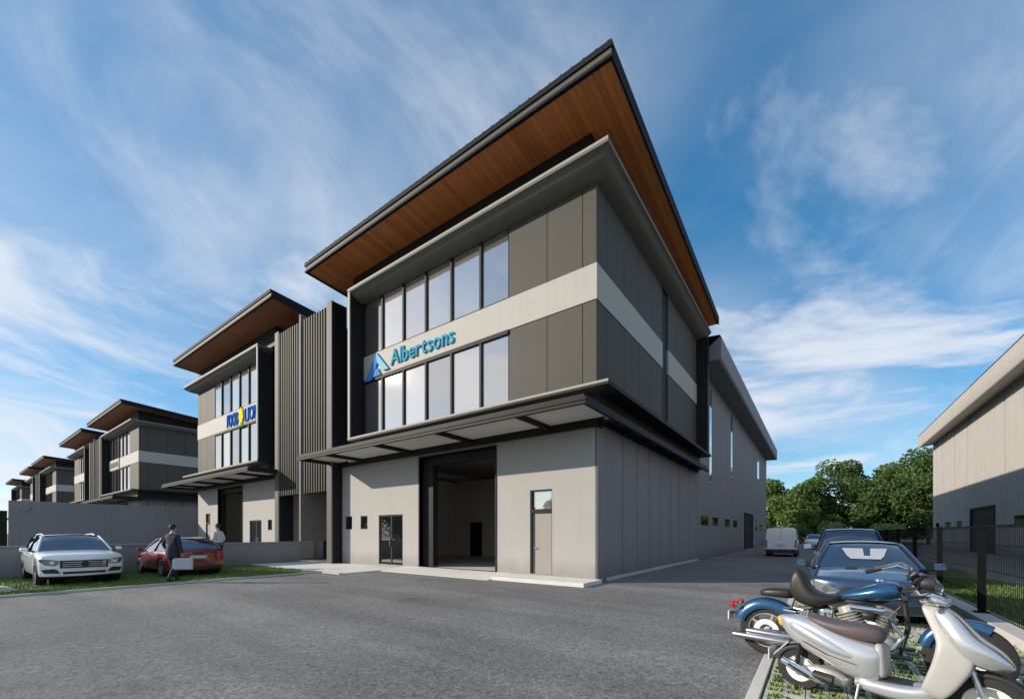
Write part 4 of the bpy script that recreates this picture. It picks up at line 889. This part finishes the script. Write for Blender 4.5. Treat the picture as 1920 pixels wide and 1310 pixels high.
# ---------------------------------------------------------------- two-wheelers (x forward, rear axle contact at the origin)
def sup(top, bot, hw, n=16, e=2.6, y0=0.0):
    cx, cz = (top[0] + bot[0]) / 2, (top[1] + bot[1]) / 2; ax, az = (top[0] - bot[0]) / 2, (top[1] - bot[1]) / 2; r = []
    for k in range(n):
        a = 2 * math.pi * k / n; c, s = math.cos(a), math.sin(a)
        u = math.copysign(abs(s) ** (2 / e), s); v = math.copysign(abs(c) ** (2 / e), c)
        r.append((cx + ax * u, y0 + hw * v, cz + az * u))
    return r
def shell(name, secs, mt, parent, e=2.6, n=18, sub=1, y0=0.0):
    m_ = MB(); m_.loft([sup(t, b, h, n, e, y0) for t, b, h in secs]); return m_.build(name, mt, parent, smooth=True, sub=sub)
def fender(name, c, r, a0, a1, hw, mt, parent, drop=0.05, th=0.006):
    m_ = MB(); rings = []
    for i in range(17):
        a = R(a0 + (a1 - a0) * i / 16); ca, sa = math.cos(a), math.sin(a)
        sec = [(-hw, -drop), (-hw * 0.9, -drop * 0.3), (-hw * 0.5, -0.004), (0, 0.004), (hw * 0.5, -0.004), (hw * 0.9, -drop * 0.3), (hw, -drop)]
        sec2 = sec + [(y * 0.96, d - th) for y, d in reversed(sec)]
        rings.append([(c[0] + (r + d) * ca, y, c[1] + (r + d) * sa) for y, d in sec2])
    m_.loft(rings); return m_.build(name, mt, parent, smooth=True, angle=50)
X['m_blue'] = paint('motorcycle_blue', (0.018, 0.09, 0.20), 0.4, 0.25)
X['silver'] = paint('scooter_silver', (0.64, 0.64, 0.655), 0.6, 0.26)
X['silver2'] = mat('scooter_grey_plastic', (0.40, 0.39, 0.375), 0.4, var=0.08)
X['leather'] = mat('black_leather', (0.022, 0.02, 0.018), 0.45, var=0.2, bump=0.2, bscale=80)
X['seatb'] = mat('mauve_brown_seat', (0.10, 0.075, 0.08), 0.5, var=0.12, bump=0.2, bscale=90)
X['alu'] = mat('cast_aluminium', (0.60, 0.57, 0.53), 0.4, 0.6, var=0.1, scale=15)
X['wrim'] = mat('pale_rim', (0.80, 0.79, 0.76), 0.4, 0.0, var=0.05)
def moto_wheel(parent, c, r, wd, rimf, spokes, rm, disc=0.62, name='wheel', bm='black'):
    t_ = wheel(parent, c, r, wd, -1, spokes, rimf, rm, name, bm)
    if disc:
        d = MB(); rr = r * rimf * disc
        d.lathe([(rr * 0.55, -wd * 0.62), (rr, -wd * 0.62), (rr, -wd * 0.66), (rr * 0.55, -wd * 0.66)], (0, 0, 0), n=28, close=True); d.build('brake_disc', 'wrim', t_, smooth=True)
    return t_

# --- silver scooter
d = Vector((6.87 - 5.63, -7.67 + 7.29, 0)); sco = thing('scooter', 'silver motor scooter with brown seat at the front right', 'scooter', (5.63, -7.29, 0.02), math.atan2(d.y, d.x))
moto_wheel(sco, (0.0, 0, 0.205), 0.205, 0.10, 0.64, 3, 'wrim', 0.90, 'wheel', 'wrim'); fwl = moto_wheel(sco, (1.275, 0, 0.235), 0.235, 0.10, 0.64, 3, 'wrim', 0.55, 'wheel', 'wrim')
# rear bodywork from tail to floor
shell('rear_body', [((-0.21, 0.715), (-0.19, 0.66), 0.03), ((-0.17, 0.735), (-0.15, 0.585), 0.075), ((-0.05, 0.75), (-0.07, 0.475), 0.125), ((0.08, 0.745), (0.05, 0.40), 0.155), ((0.22, 0.70), (0.20, 0.345), 0.17), ((0.36, 0.64), (0.33, 0.275), 0.175), ((0.50, 0.60), (0.45, 0.225), 0.175), ((0.62, 0.585), (0.57, 0.20), 0.165), ((0.67, 0.55), (0.66, 0.24), 0.12)], 'silver', sco, 3.0)
shell('side_panel', [((-0.12, 0.72), (-0.13, 0.61), 0.10), ((0.0, 0.725), (-0.01, 0.535), 0.155), ((0.15, 0.665), (0.13, 0.475), 0.19), ((0.30, 0.59), (0.27, 0.425), 0.20), ((0.42, 0.515), (0.40, 0.40), 0.195), ((0.50, 0.445), (0.49, 0.41), 0.17)], 'silver', sco, 2.4)
shell('inner_apron', [((0.56, 0.60), (0.58, 0.26), 0.13), ((0.645, 0.60), (0.66, 0.28), 0.13), ((0.665, 0.56), (0.69, 0.30), 0.11)], 'silver2', sco, 4)
shell('seat', [((0.05, 0.765), (0.06, 0.715), 0.06), ((0.12, 0.765), (0.12, 0.69), 0.115), ((0.24, 0.745), (0.24, 0.63), 0.135), ((0.38, 0.74), (0.38, 0.59), 0.14), ((0.52, 0.75), (0.52, 0.575), 0.13), ((0.63, 0.725), (0.62, 0.585), 0.10), ((0.665, 0.68), (0.655, 0.61), 0.06)], 'seatb', sco, 3)
tl = shell('tail_light', [((-0.225, 0.70), (-0.21, 0.63), 0.025), ((-0.205, 0.715), (-0.175, 0.595), 0.06), ((-0.165, 0.725), (-0.14, 0.59), 0.078)], 'amber', sco, 2.6)
# floor tunnel and leg shield
shell('floorboard', [((0.42, 0.27), (0.42, 0.17), 0.15), ((0.60, 0.275), (0.60, 0.145), 0.165), ((0.78, 0.27), (0.78, 0.135), 0.17), ((0.92, 0.30), (0.94, 0.15), 0.165), ((1.00, 0.36), (1.04, 0.22), 0.14)], 'silver', sco, 4)
shell('leg_shield', [((0.885, 0.25), (1.0, 0.19), 0.15), ((0.905, 0.32), (1.075, 0.265), 0.165), ((0.94, 0.43), (1.13, 0.365), 0.168), ((0.975, 0.56), (1.19, 0.47), 0.165), ((0.985, 0.655), (1.22, 0.56), 0.155), ((0.99, 0.69), (1.20, 0.70), 0.14), ((0.95, 0.80), (1.09, 0.84), 0.105), ((0.905, 0.91), (1.04, 0.93), 0.08), ((0.88, 0.985), (0.99, 0.995), 0.06)], 'silver2', sco, 8)
shell('front_cowl', [((1.02, 0.99), (0.93, 0.965), 0.065), ((1.085, 0.94), (0.965, 0.87), 0.12), ((1.165, 0.84), (1.02, 0.755), 0.165), ((1.225, 0.75), (1.08, 0.655), 0.185), ((1.30, 0.705), (1.14, 0.565), 0.182), ((1.36, 0.64), (1.215, 0.52), 0.15), ((1.405, 0.575), (1.30, 0.508), 0.09), ((1.41, 0.545), (1.37, 0.512), 0.035)], 'silver', sco, 3)
fender('front_mudguard', (1.275, 0.235), 0.262, 150, 40, 0.07, 'black', sco, 0.03)
MB().tube([(1.06, 0.0, 0.80), (1.14, 0.0, 0.62), (1.19, -0.07, 0.48), (1.275, -0.075, 0.215)], 0.022, 8).build('fork', 'metal', sco, smooth=True)
MB().tube([(1.19, 0.07, 0.48), (1.275, 0.075, 0.215)], 0.022, 8).build('fork', 'metal', sco, smooth=True)
shell('handlebar_cowl', [((0.86, 1.05), (0.88, 0.98), 0.09), ((0.93, 1.085), (0.95, 0.975), 0.14), ((1.02, 1.06), (1.04, 0.97), 0.13), ((1.07, 1.01), (1.06, 0.98), 0.07)], 'silver', sco, 2.6)
shell('headlamp', [((1.03, 1.05), (1.035, 0.985), 0.085), ((1.085, 1.035), (1.075, 0.99), 0.07)], 'lens', sco)
for s in (1, -1):
    MB().tube([(0.95, s * 0.10, 1.04), (0.90, s * 0.22, 1.05), (0.84, s * 0.34, 1.05)], [0.016, 0.018, 0.02], 8).build('handgrip', 'black', sco, smooth=True)
    MB().tube([(0.96, s * 0.18, 1.045), (0.93, s * 0.33, 1.04)], 0.006, 6).build('brake_lever', 'chrome', sco)
MB().tube([(-0.13, -0.13, 0.285), (-0.02, -0.14, 0.245), (0.10, -0.14, 0.195), (0.24, -0.13, 0.14)], [0.036, 0.048, 0.045, 0.03], 12).build('muffler', 'chrome', sco, smooth=True)
MB().tube([(-0.06, -0.185, 0.265), (0.12, -0.185, 0.185)], [0.012, 0.012], 6).build('heat_shield', 'black', sco)
shell('engine_case', [((0.0, 0.27), (0.0, 0.15), 0.09), ((0.16, 0.30), (0.16, 0.13), 0.13), ((0.32, 0.27), (0.32, 0.11), 0.12), ((0.42, 0.22), (0.42, 0.13), 0.07)], 'alu', sco, 3)
MB().tube([(0.14, -0.125, 0.20), (0.30, -0.13, 0.18)], 0.05, 12).build('cooling_cover', 'black', sco, smooth=True)
MB().tube([(-0.02, -0.09, 0.22), (0.02, -0.11, 0.48)], 0.022, 8).build('shock_absorber', 'black', sco)
fender('rear_mudguard', (0.0, 0.205), 0.245, 165, 40, 0.065, 'black', sco, 0.04)
MB().loft([[(-0.11, y, 0.47) for y in (-0.05, 0.05)] + [(-0.10, y, 0.455) for y in (0.05, -0.05)], [(-0.27, y, 0.28) for y in (-0.045, 0.045)] + [(-0.26, y, 0.27) for y in (0.045, -0.045)]]).build('plate_bracket', 'silver2', sco)
MB().tube([(0.50, -0.16, 0.21), (0.485, -0.24, 0.012)], 0.011, 8).build('side_stand', 'metal', sco)
MB().tube([(-0.02, -0.10, 0.78), (-0.12, -0.11, 0.79), (-0.17, 0.0, 0.79), (-0.12, 0.11, 0.79), (-0.02, 0.10, 0.78)], 0.011, 8).build('grab_rail', 'metal', sco, smooth=True)

MB().box(-0.285, -0.275, -0.085, 0.085, 0.24, 0.36).build('number_plate', 'plate', sco)
for sg in (1, -1):
    MB().tube([(0.90, sg * 0.16, 1.05), (0.97, sg * 0.12, 1.09), (1.03, sg * 0.05, 1.06)], 0.005, 6).build('cable', 'black', sco, smooth=True)
MB().tube([(0.06, -0.172, 0.52), (0.26, -0.205, 0.44), (0.48, -0.19, 0.39)], 0.004, 6).build('panel_seam', 'black', sco)
MB().box(0.62, 0.90, -0.10, 0.10, 0.276, 0.284).build('floor_mat', 'black', sco)

# --- blue cruiser
d = Vector((7.01 - 5.24, -6.42 + 6.1, 0)); cru = thing('motorcycle', 'blue cruiser motorcycle with black saddle behind the silver scooter', 'motorcycle', (5.24, -6.10, 0.02), math.atan2(d.y, d.x))
moto_wheel(cru, (0.0, 0, 0.325), 0.325, 0.15, 0.68, 5, 'alu', 0.66, 'wheel', 'metal'); moto_wheel(cru, (1.77, 0, 0.335), 0.335, 0.11, 0.70, 12, 'metal')
fender('rear_fender', (0.0, 0.325), 0.415, 162, 32, 0.105, 'm_blue', cru, 0.13)
fender('front_fender', (1.77, 0.335), 0.375, 168, 62, 0.075, 'm_blue', cru, 0.09)
MB().tube([(-0.38, 0, 0.60), (-0.44, 0, 0.605)], [0.05, 0.046], 14).build('tail_light', 'tail', cru, smooth=True)
for s in (1, -1):
    MB().tube([(-0.36, s * 0.04, 0.62), (-0.38, s * 0.17, 0.63)], 0.009, 6).build('indicator_arm', 'chrome', cru)
    MB().tube([(-0.36, s * 0.17, 0.63), (-0.42, s * 0.17, 0.63)], [0.03, 0.028], 10).build('indicator', 'tail', cru, smooth=True)
MB().box(-0.47, -0.455, -0.09, 0.09, 0.40, 0.52).build('number_plate', 'plate', cru); MB().tube([(-0.36, 0, 0.52), (-0.46, 0, 0.47)], 0.012, 6).build('plate_arm', 'black', cru)
# saddle: pillion pad, backrest and scooped rider seat
shell('pillion_pad', [((-0.10, 0.83), (-0.09, 0.765), 0.07), ((-0.02, 0.865), (-0.02, 0.76), 0.12), ((0.15, 0.88), (0.15, 0.76), 0.13), ((0.32, 0.89), (0.32, 0.75), 0.12)], 'leather', cru, 3.5)
shell('rider_seat', [((0.255, 0.96), (0.25, 0.88), 0.09), ((0.285, 1.10), (0.275, 0.79), 0.155), ((0.325, 1.165), (0.32, 0.73), 0.15), ((0.375, 1.155), (0.37, 0.705), 0.16), ((0.425, 1.01), (0.42, 0.695), 0.17), ((0.48, 0.895), (0.475, 0.69), 0.175), ((0.58, 0.855), (0.58, 0.695), 0.175), ((0.70, 0.845), (0.70, 0.755), 0.12), ((0.78, 0.87), (0.77, 0.82), 0.06)], 'leather', cru, 3.2)
shell('fuel_tank', [((0.72, 0.855), (0.73, 0.83), 0.04), ((0.80, 0.895), (0.79, 0.815), 0.085), ((0.92, 0.95), (0.91, 0.81), 0.13), ((1.05, 1.01), (1.05, 0.815), 0.175), ((1.16, 1.055), (1.17, 0.83), 0.18), ((1.245, 1.045), (1.26, 0.86), 0.145), ((1.295, 0.99), (1.30, 0.90), 0.07)], 'm_blue', cru, 2.3)
MB().lathe([(0.0, 0.02), (0.05, 0.018), (0.055, 0.0)], (1.10, 0, 1.045), axis='z', n=18).build('filler_cap', 'chrome', cru, smooth=True)
# engine
MB().tube([(0.95, 0, 0.40), (0.86, 0, 0.60), (0.80, 0, 0.74)], [0.11, 0.105, 0.09], 18).build('rear_cylinder', 'alu', cru, smooth=True)
MB().tube([(1.0, 0, 0.40), (1.10, 0, 0.60), (1.16, 0, 0.74)], [0.11, 0.105, 0.09], 18).build('front_cylinder', 'alu', cru, smooth=True)
fn = MB()
for k in range(7):
    for (p, q) in (((0.95, 0.40), (0.80, 0.74)), ((1.0, 0.40), (1.16, 0.74))):
        f = 0.28 + k * 0.09; cx, cz = p[0] + (q[0] - p[0]) * f, p[1] + (q[1] - p[1]) * f; dx, dz = (q[0] - p[0]), (q[1] - p[1]); l = math.hypot(dx, dz); dx /= l; dz /= l
        fn.tube([(cx - dx * 0.006, 0, cz - dz * 0.006), (cx + dx * 0.006, 0, cz + dz * 0.006)], 0.135, 18)
fn.build('cooling_fins', 'alu', cru, smooth=True, angle=30)
shell('crankcase', [((0.74, 0.46), (0.74, 0.26), 0.10), ((0.84, 0.50), (0.84, 0.21), 0.15), ((1.02, 0.50), (1.02, 0.20), 0.16), ((1.18, 0.46), (1.18, 0.23), 0.13), ((1.26, 0.40), (1.26, 0.28), 0.07)], 'alu', cru, 3)
shell('gearbox', [((0.48, 0.48), (0.48, 0.27), 0.10), ((0.62, 0.52), (0.62, 0.24), 0.13), ((0.78, 0.48), (0.78, 0.24), 0.12)], 'alu', cru, 3.5)
MB().lathe([(0.0, -0.19), (0.085, -0.19), (0.10, -0.17), (0.10, -0.12)], (1.0, 0, 0.36), n=24).build('timing_cover', 'chrome', cru, smooth=True)
MB().tube([(0.87, -0.17, 0.745), (1.15, -0.17, 0.735)], [0.038, 0.036], 16).build('air_cleaner', 'chrome', cru, smooth=True)
shell('air_box', [((0.93, 0.72), (0.95, 0.64), 0.07), ((1.02, 0.72), (1.02, 0.59), 0.09), ((1.10, 0.72), (1.09, 0.64), 0.07)], 'black', cru, 2.5, y0=-0.12)
shell('oil_tank', [((0.52, 0.70), (0.53, 0.50), 0.11), ((0.62, 0.72), (0.62, 0.48), 0.13), ((0.70, 0.70), (0.69, 0.52), 0.10)], 'chrome', cru, 4)
MB().tube([(0.42, -0.12, 0.36), (0.47, -0.13, 0.66)], 0.034, 10).build('shock_absorber', 'chrome', cru, smooth=True)
# frame
fr_ = MB()
fr_.tube([(1.30, 0, 0.93), (1.10, 0, 0.80), (0.72, 0, 0.78), (0.45, 0, 0.66), (0.0, 0.10, 0.56)], 0.025, 8); fr_.tube([(1.30, 0, 0.88), (1.33, 0, 0.55), (1.26, 0, 0.22), (0.70, 0, 0.20), (0.42, 0, 0.34)], 0.024, 8)
for s in (1, -1): fr_.tube([(0.45, s * 0.11, 0.36), (0.0, s * 0.12, 0.325)], 0.022, 8)
fr_.build('frame', 'black', cru, smooth=True)
# exhausts
for (z, y, x0) in ((0.235, -0.19, -0.36), (0.305, -0.185, -0.20)):
    MB().tube([(1.20, -0.10, 0.60), (1.30, -0.14, 0.48), (1.22, -0.17, 0.33), (0.95, -0.19, z + 0.02), (0.55, y, z), (0.42, y, z)], [0.024] * 6, 10).build('exhaust_pipe', 'chrome', cru, smooth=True)
    MB().tube([(0.44, y, z), (0.40, y, z), (0.1, y, z), (x0 + 0.06, y, z + 0.005), (x0, y, z + 0.005)], [0.026, 0.042, 0.045, 0.043, 0.036], 12).build('silencer', 'metal', cru, smooth=True)
# front end
for s in (1, -1):
    MB().tube([(1.36, s * 0.10, 1.02), (1.56, s * 0.10, 0.70), (1.77, s * 0.10, 0.335)], [0.026, 0.026, 0.032], 10).build('fork', 'chrome', cru, smooth=True)
    MB().tube([(1.33, s * 0.05, 1.08), (1.35, s * 0.13, 1.19), (1.26, s * 0.28, 1.24), (1.12, s * 0.37, 1.20), (1.05, s * 0.39, 1.175)], 0.0135, 10).build('handlebar', 'chrome', cru, smooth=True)
    MB().tube([(1.14, s * 0.365, 1.205), (1.02, s * 0.40, 1.165)], 0.021, 10).build('handgrip', 'black', cru, smooth=True)
    MB().tube([(1.20, s * 0.34, 1.235), (1.10, s * 0.43, 1.205)], 0.007, 6).build('lever', 'chrome', cru)
    MB().tube([(1.44, s * 0.13, 0.93), (1.46, s * 0.22, 0.93)], 0.008, 6).build('indicator_arm', 'chrome', cru); MB().tube([(1.43, s * 0.22, 0.93), (1.49, s * 0.22, 0.93)], [0.028, 0.026], 10).build('front_indicator', 'amber', cru, smooth=True)
hb = MB(); hb.tube([(1.36, 0, 1.045), (1.39, 0, 1.045), (1.44, 0, 1.045), (1.50, 0, 1.045), (1.535, 0, 1.045)], [0.03, 0.075, 0.092, 0.098, 0.098], 20); hb = hb.build('headlight', 'black', cru, smooth=True)
MB().tube([(1.536, 0, 1.045), (1.548, 0, 1.045)], [0.09, 0.06], 20).build('lens', 'lens', hb, smooth=True)
MB().box(1.30, 1.42, -0.13, 0.13, 0.98, 1.02).build('triple_clamp', 'black', cru, bevel=0.012)
MB().tube([(1.34, 0, 1.09), (1.40, 0, 1.15)], [0.045, 0.05], 14).build('speedometer', 'black', cru, smooth=True)
for s in (1, -1):
    MB().box(1.12, 1.38, min(s * 0.18, s * 0.32), max(s * 0.18, s * 0.32), 0.27, 0.29).build('footboard', 'black', cru, bevel=0.01); MB().tube([(0.55, s * 0.16, 0.35), (0.55, s * 0.30, 0.36)], 0.015, 8).build('footpeg', 'black', cru)
MB().tube([(0.98, 0.12, 0.24), (0.92, 0.30, 0.015)], 0.013, 8).build('side_stand', 'metal', cru)
MB().tube([(1.33, -0.05, 0.95), (1.28, -0.15, 0.80), (1.18, -0.16, 0.66), (1.22, -0.10, 0.50)], 0.007, 6).build('cable', 'black', cru)

# ---------------------------------------------------------------- people
X['skin'] = mat('skin', (0.42, 0.26, 0.19), 0.55, var=0.06); X['navy'] = mat('navy_suit', (0.018, 0.022, 0.042), 0.8, var=0.15); X['shirt'] = mat('white_shirt', (0.62, 0.63, 0.66), 0.8, var=0.05)
X['hair'] = mat('dark_hair', (0.022, 0.016, 0.012), 0.55, var=0.2, bump=0.4, bscale=120); X['trouser'] = mat('dark_trousers', (0.02, 0.02, 0.03), 0.8, var=0.1); X['shoe'] = mat('black_shoe', (0.015, 0.013, 0.012), 0.35, var=0.1)
X['bag'] = mat('pale_case', (0.50, 0.49, 0.53), 0.5, var=0.06)
def person(label, loc, rz, J, mats, scale=1.0):
    # J: joint -> (x, y, z, radius); x forward, y to the person's left
    root = thing('person', label, 'person', loc, rz); root.scale = (scale,) * 3
    E_ = [('pelvis', 'waist', 1), ('waist', 'chest', 1), ('chest', 'neck0', 1), ('neck0', 'neck', 0), ('neck', 'head0', 0), ('head0', 'head1', 0), ('head1', 'head2', 0)]
    for s in 'lr':
        E_ += [('chest', 'sh' + s, 1), ('sh' + s, 'el' + s, 1), ('el' + s, 'wr' + s, 1), ('wr' + s, 'pa' + s, 0), ('pelvis', 'hi' + s, 2), ('hi' + s, 'kn' + s, 2), ('kn' + s, 'an' + s, 2), ('an' + s, 'he' + s, 3), ('he' + s, 'to' + s, 3)]
        w_, p = Vector(J['wr' + s][:3]), Vector(J['pa' + s][:3]); dv = (p - w_).normalized(); sg = 1 if s == 'l' else -1
        for k, (oy, ln) in enumerate(((-0.026, 0.062), (-0.009, 0.075), (0.009, 0.072), (0.026, 0.056))):
            a = p + Vector((oy, 0, 0)); J['f%d%s' % (k, s)] = (*(a + dv * 0.035), 0.009); J['g%d%s' % (k, s)] = (*(a + dv * ln + Vector((0, -sg * 0.018, 0))), 0.0075)
            E_ += [('pa' + s, 'f%d%s' % (k, s), 0), ('f%d%s' % (k, s), 'g%d%s' % (k, s), 0)]
        tb = w_ + dv * 0.03 + Vector((0.03, 0, 0)); J['t0' + s] = (*tb, 0.011); J['t1' + s] = (*(tb + dv * 0.035 + Vector((0.02, 0, 0))), 0.009); E_ += [('wr' + s, 't0' + s, 0), ('t0' + s, 't1' + s, 0)]
    names = list(J); idx = {n: i for i, n in enumerate(names)}
    me = bpy.data.meshes.new('sk'); me.from_pydata([J[n][:3] for n in names], [(idx[a], idx[b]) for a, b, _ in E_], []); o = bpy.data.objects.new('sk', me); col.objects.link(o)
    o.modifiers.new('Skin', 'SKIN')
    for n in names:
        sv = me.skin_vertices[0].data[idx[n]]; r_ = J[n][3]; sv.radius = (r_, r_) if len(J[n]) < 5 else (J[n][3], J[n][4]); sv.use_root = (n == 'pelvis')
    sb = o.modifiers.new('s', 'SUBSURF'); sb.levels = 2; sb.render_levels = 2
    dg = bpy.context.evaluated_depsgraph_get(); m2 = bpy.data.meshes.new_from_object(o.evaluated_get(dg)); bpy.data.objects.remove(o)
    m2.materials.clear()
    for k in mats: m2.materials.append(X[k])
    segs = [(Vector(J[a][:3]), Vector(J[b][:3]), m_) for a, b, m_ in E_]
    for p in m2.polygons:
        c = p.center; best = 9
        for a, b, m_ in segs:
            ab = b - a; t = max(0, min(1, (c - a).dot(ab) / max(1e-9, ab.dot(ab)))); dd = (c - (a + ab * t)).length
            if dd < best: best = dd; p.material_index = m_
        p.use_smooth = True
    b = bpy.data.objects.new('body', m2); col.objects.link(b); b.parent = root
    hc = Vector(J['head1'][:3])
    hr = MB(); hr.loft([[(hc.x - 0.014 + rr * 1.06 * math.cos(2 * math.pi * k / 16), hc.y + rr * 0.88 * math.sin(2 * math.pi * k / 16), hc.z + z + (0.045 if (math.cos(2 * math.pi * k / 16) > 0.3 and z < 0.05) else 0)) for k in range(16)] for rr, z in ((0.082, -0.07), (0.094, -0.01), (0.099, 0.04), (0.09, 0.08), (0.06, 0.108), (0.02, 0.118))]); hr.build('hair', 'hair', b, smooth=True, sub=1)
    for s in (1, -1):
        MB().tube([(hc.x - 0.005, hc.y + s * 0.083, hc.z - 0.035), (hc.x - 0.012, hc.y + s * 0.092, hc.z + 0.008)], [0.014, 0.018], 8).build('ear', 'skin', b, smooth=True)
        MB().tube([(hc.x + 0.078, hc.y + s * 0.032, hc.z - 0.004), (hc.x + 0.09, hc.y + s * 0.032, hc.z - 0.004)], [0.012, 0.006], 8).build('eye', 'black', b, smooth=True)
    MB().tube([(hc.x + 0.088, hc.y, hc.z + 0.005), (hc.x + 0.115, hc.y, hc.z - 0.038)], [0.009, 0.015], 8).build('nose', 'skin', b, smooth=True); MB().box(hc.x + 0.08, hc.x + 0.09, hc.y - 0.025, hc.y + 0.025, hc.z - 0.072, hc.z - 0.064).build('mouth', 'seatb', b)
    return root, b
def joints(lfoot=0.0, rfoot=0.0, arm_l=None, arm_r=None, lean=0.0, look=0.0):
    J = dict(pelvis=(0, 0, 0.95, 0.155, 0.125), waist=(0.01, 0, 1.10, 0.15, 0.12), chest=(0.02 + lean, 0, 1.36, 0.185, 0.13), neck0=(0.0 + lean, 0, 1.50, 0.10), neck=(0.012 + lean, 0, 1.55, 0.055), head0=(0.025 + lean, 0, 1.615, 0.068), head1=(0.02 + lean, 0, 1.69, 0.088), head2=(0.012 + lean, 0, 1.765, 0.06))
    for s, sg, ft, arm in (('l', 1, lfoot, arm_l), ('r', -1, rfoot, arm_r)):
        J['sh' + s] = (0.0 + lean, sg * 0.19, 1.43, 0.072); a = arm or ((-0.02, 0.25, 1.16), (0.05, 0.26, 0.92), (0.07, 0.26, 0.85))
        J['el' + s] = (a[0][0], sg * a[0][1], a[0][2], 0.052); J['wr' + s] = (a[1][0], sg * a[1][1], a[1][2], 0.034); J['pa' + s] = (a[2][0], sg * a[2][1], a[2][2], 0.032)
        J['hi' + s] = (0, sg * 0.095, 0.88, 0.105); J['kn' + s] = (ft * 0.45 + 0.03 + (0.05 if ft < 0 else 0), sg * 0.10, 0.50, 0.068); lift = 0.05 if ft < 0 else 0.0
        J['an' + s] = (ft, sg * 0.10, 0.09 + lift, 0.045); J['he' + s] = (ft - 0.03, sg * 0.10, 0.045 + lift, 0.042); J['to' + s] = (ft + 0.17, sg * 0.11, 0.035, 0.036)
    return J
J = joints(lfoot=0.24, rfoot=-0.22, arm_l=((-0.06, 0.27, 1.17), (0.10, 0.27, 0.95), (0.14, 0.26, 0.89)), arm_r=((-0.02, 0.28, 1.16), (0.02, 0.33, 0.90), (0.03, 0.33, 0.82)))
p1, b1 = person('man in a dark navy suit walking past the red car with a pale case', (-11.0, -8.05, 0.03), R(118), J, ['skin', 'navy', 'navy', 'shoe'], 1.03)
# jacket skirt and collar
MB().loft([[(0.0 + rx * math.cos(2 * math.pi * k / 20), ry * math.sin(2 * math.pi * k / 20), z) for k in range(20)] for rx, ry, z in ((0.165, 0.205, 0.78), (0.165, 0.20, 0.95), (0.145, 0.18, 1.10), (0.12, 0.15, 1.18))], cap=False).build('jacket_skirt', 'navy', b1, smooth=True)
MB().tube([(0.012 + 0.075 * math.cos(a * math.pi / 6), 0.075 * math.sin(a * math.pi / 6), 1.525 + (0.0 if a not in (5, 6, 7) else 0.012)) for a in range(12)], 0.014, 6, loop=True).build('collar', 'shirt', b1, smooth=True)
a = R(118); px_, py_ = 0.03 * 1.03, -0.345 * 1.03
cs = thing('briefcase', 'large pale carrying case in the hand of the man in navy', 'case', (-11.0 + px_ * math.cos(a) - py_ * math.sin(a), -8.05 + px_ * math.sin(a) + py_ * math.cos(a), 0.0), R(118 - 68))
MB().box(-0.27, 0.27, -0.055, 0.055, 0.43, 0.80).build('shell', 'bag', cs, bevel=0.03)
MB().tube([(-0.08, 0, 0.795), (-0.07, 0, 0.835), (0.07, 0, 0.835), (0.08, 0, 0.795)], 0.01, 8).build('handle', 'black', cs, smooth=True); MB().box(-0.273, 0.273, -0.058, 0.058, 0.61, 0.618).build('seam', 'silver2', cs)
J = joints(lfoot=0.04, rfoot=-0.02, arm_l=((0.02, 0.25, 1.17), (0.22, 0.16, 1.08), (0.28, 0.12, 1.08)), arm_r=((-0.04, 0.26, 1.17), (0.12, 0.22, 1.0), (0.18, 0.2, 0.97)), lean=0.03)
p2_, b2 = person('man in a white shirt and dark trousers standing beyond the red car', (-15.2, -5.32, 0.04), R(215), J, ['skin', 'shirt', 'trouser', 'shoe'], 1.10)
MB().tube([(0.012 + 0.145 * math.cos(q * math.pi / 10), 0.165 * math.sin(q * math.pi / 10), 1.03) for q in range(20)], 0.02, 6, loop=True).build('belt', 'shoe', b2, smooth=True)
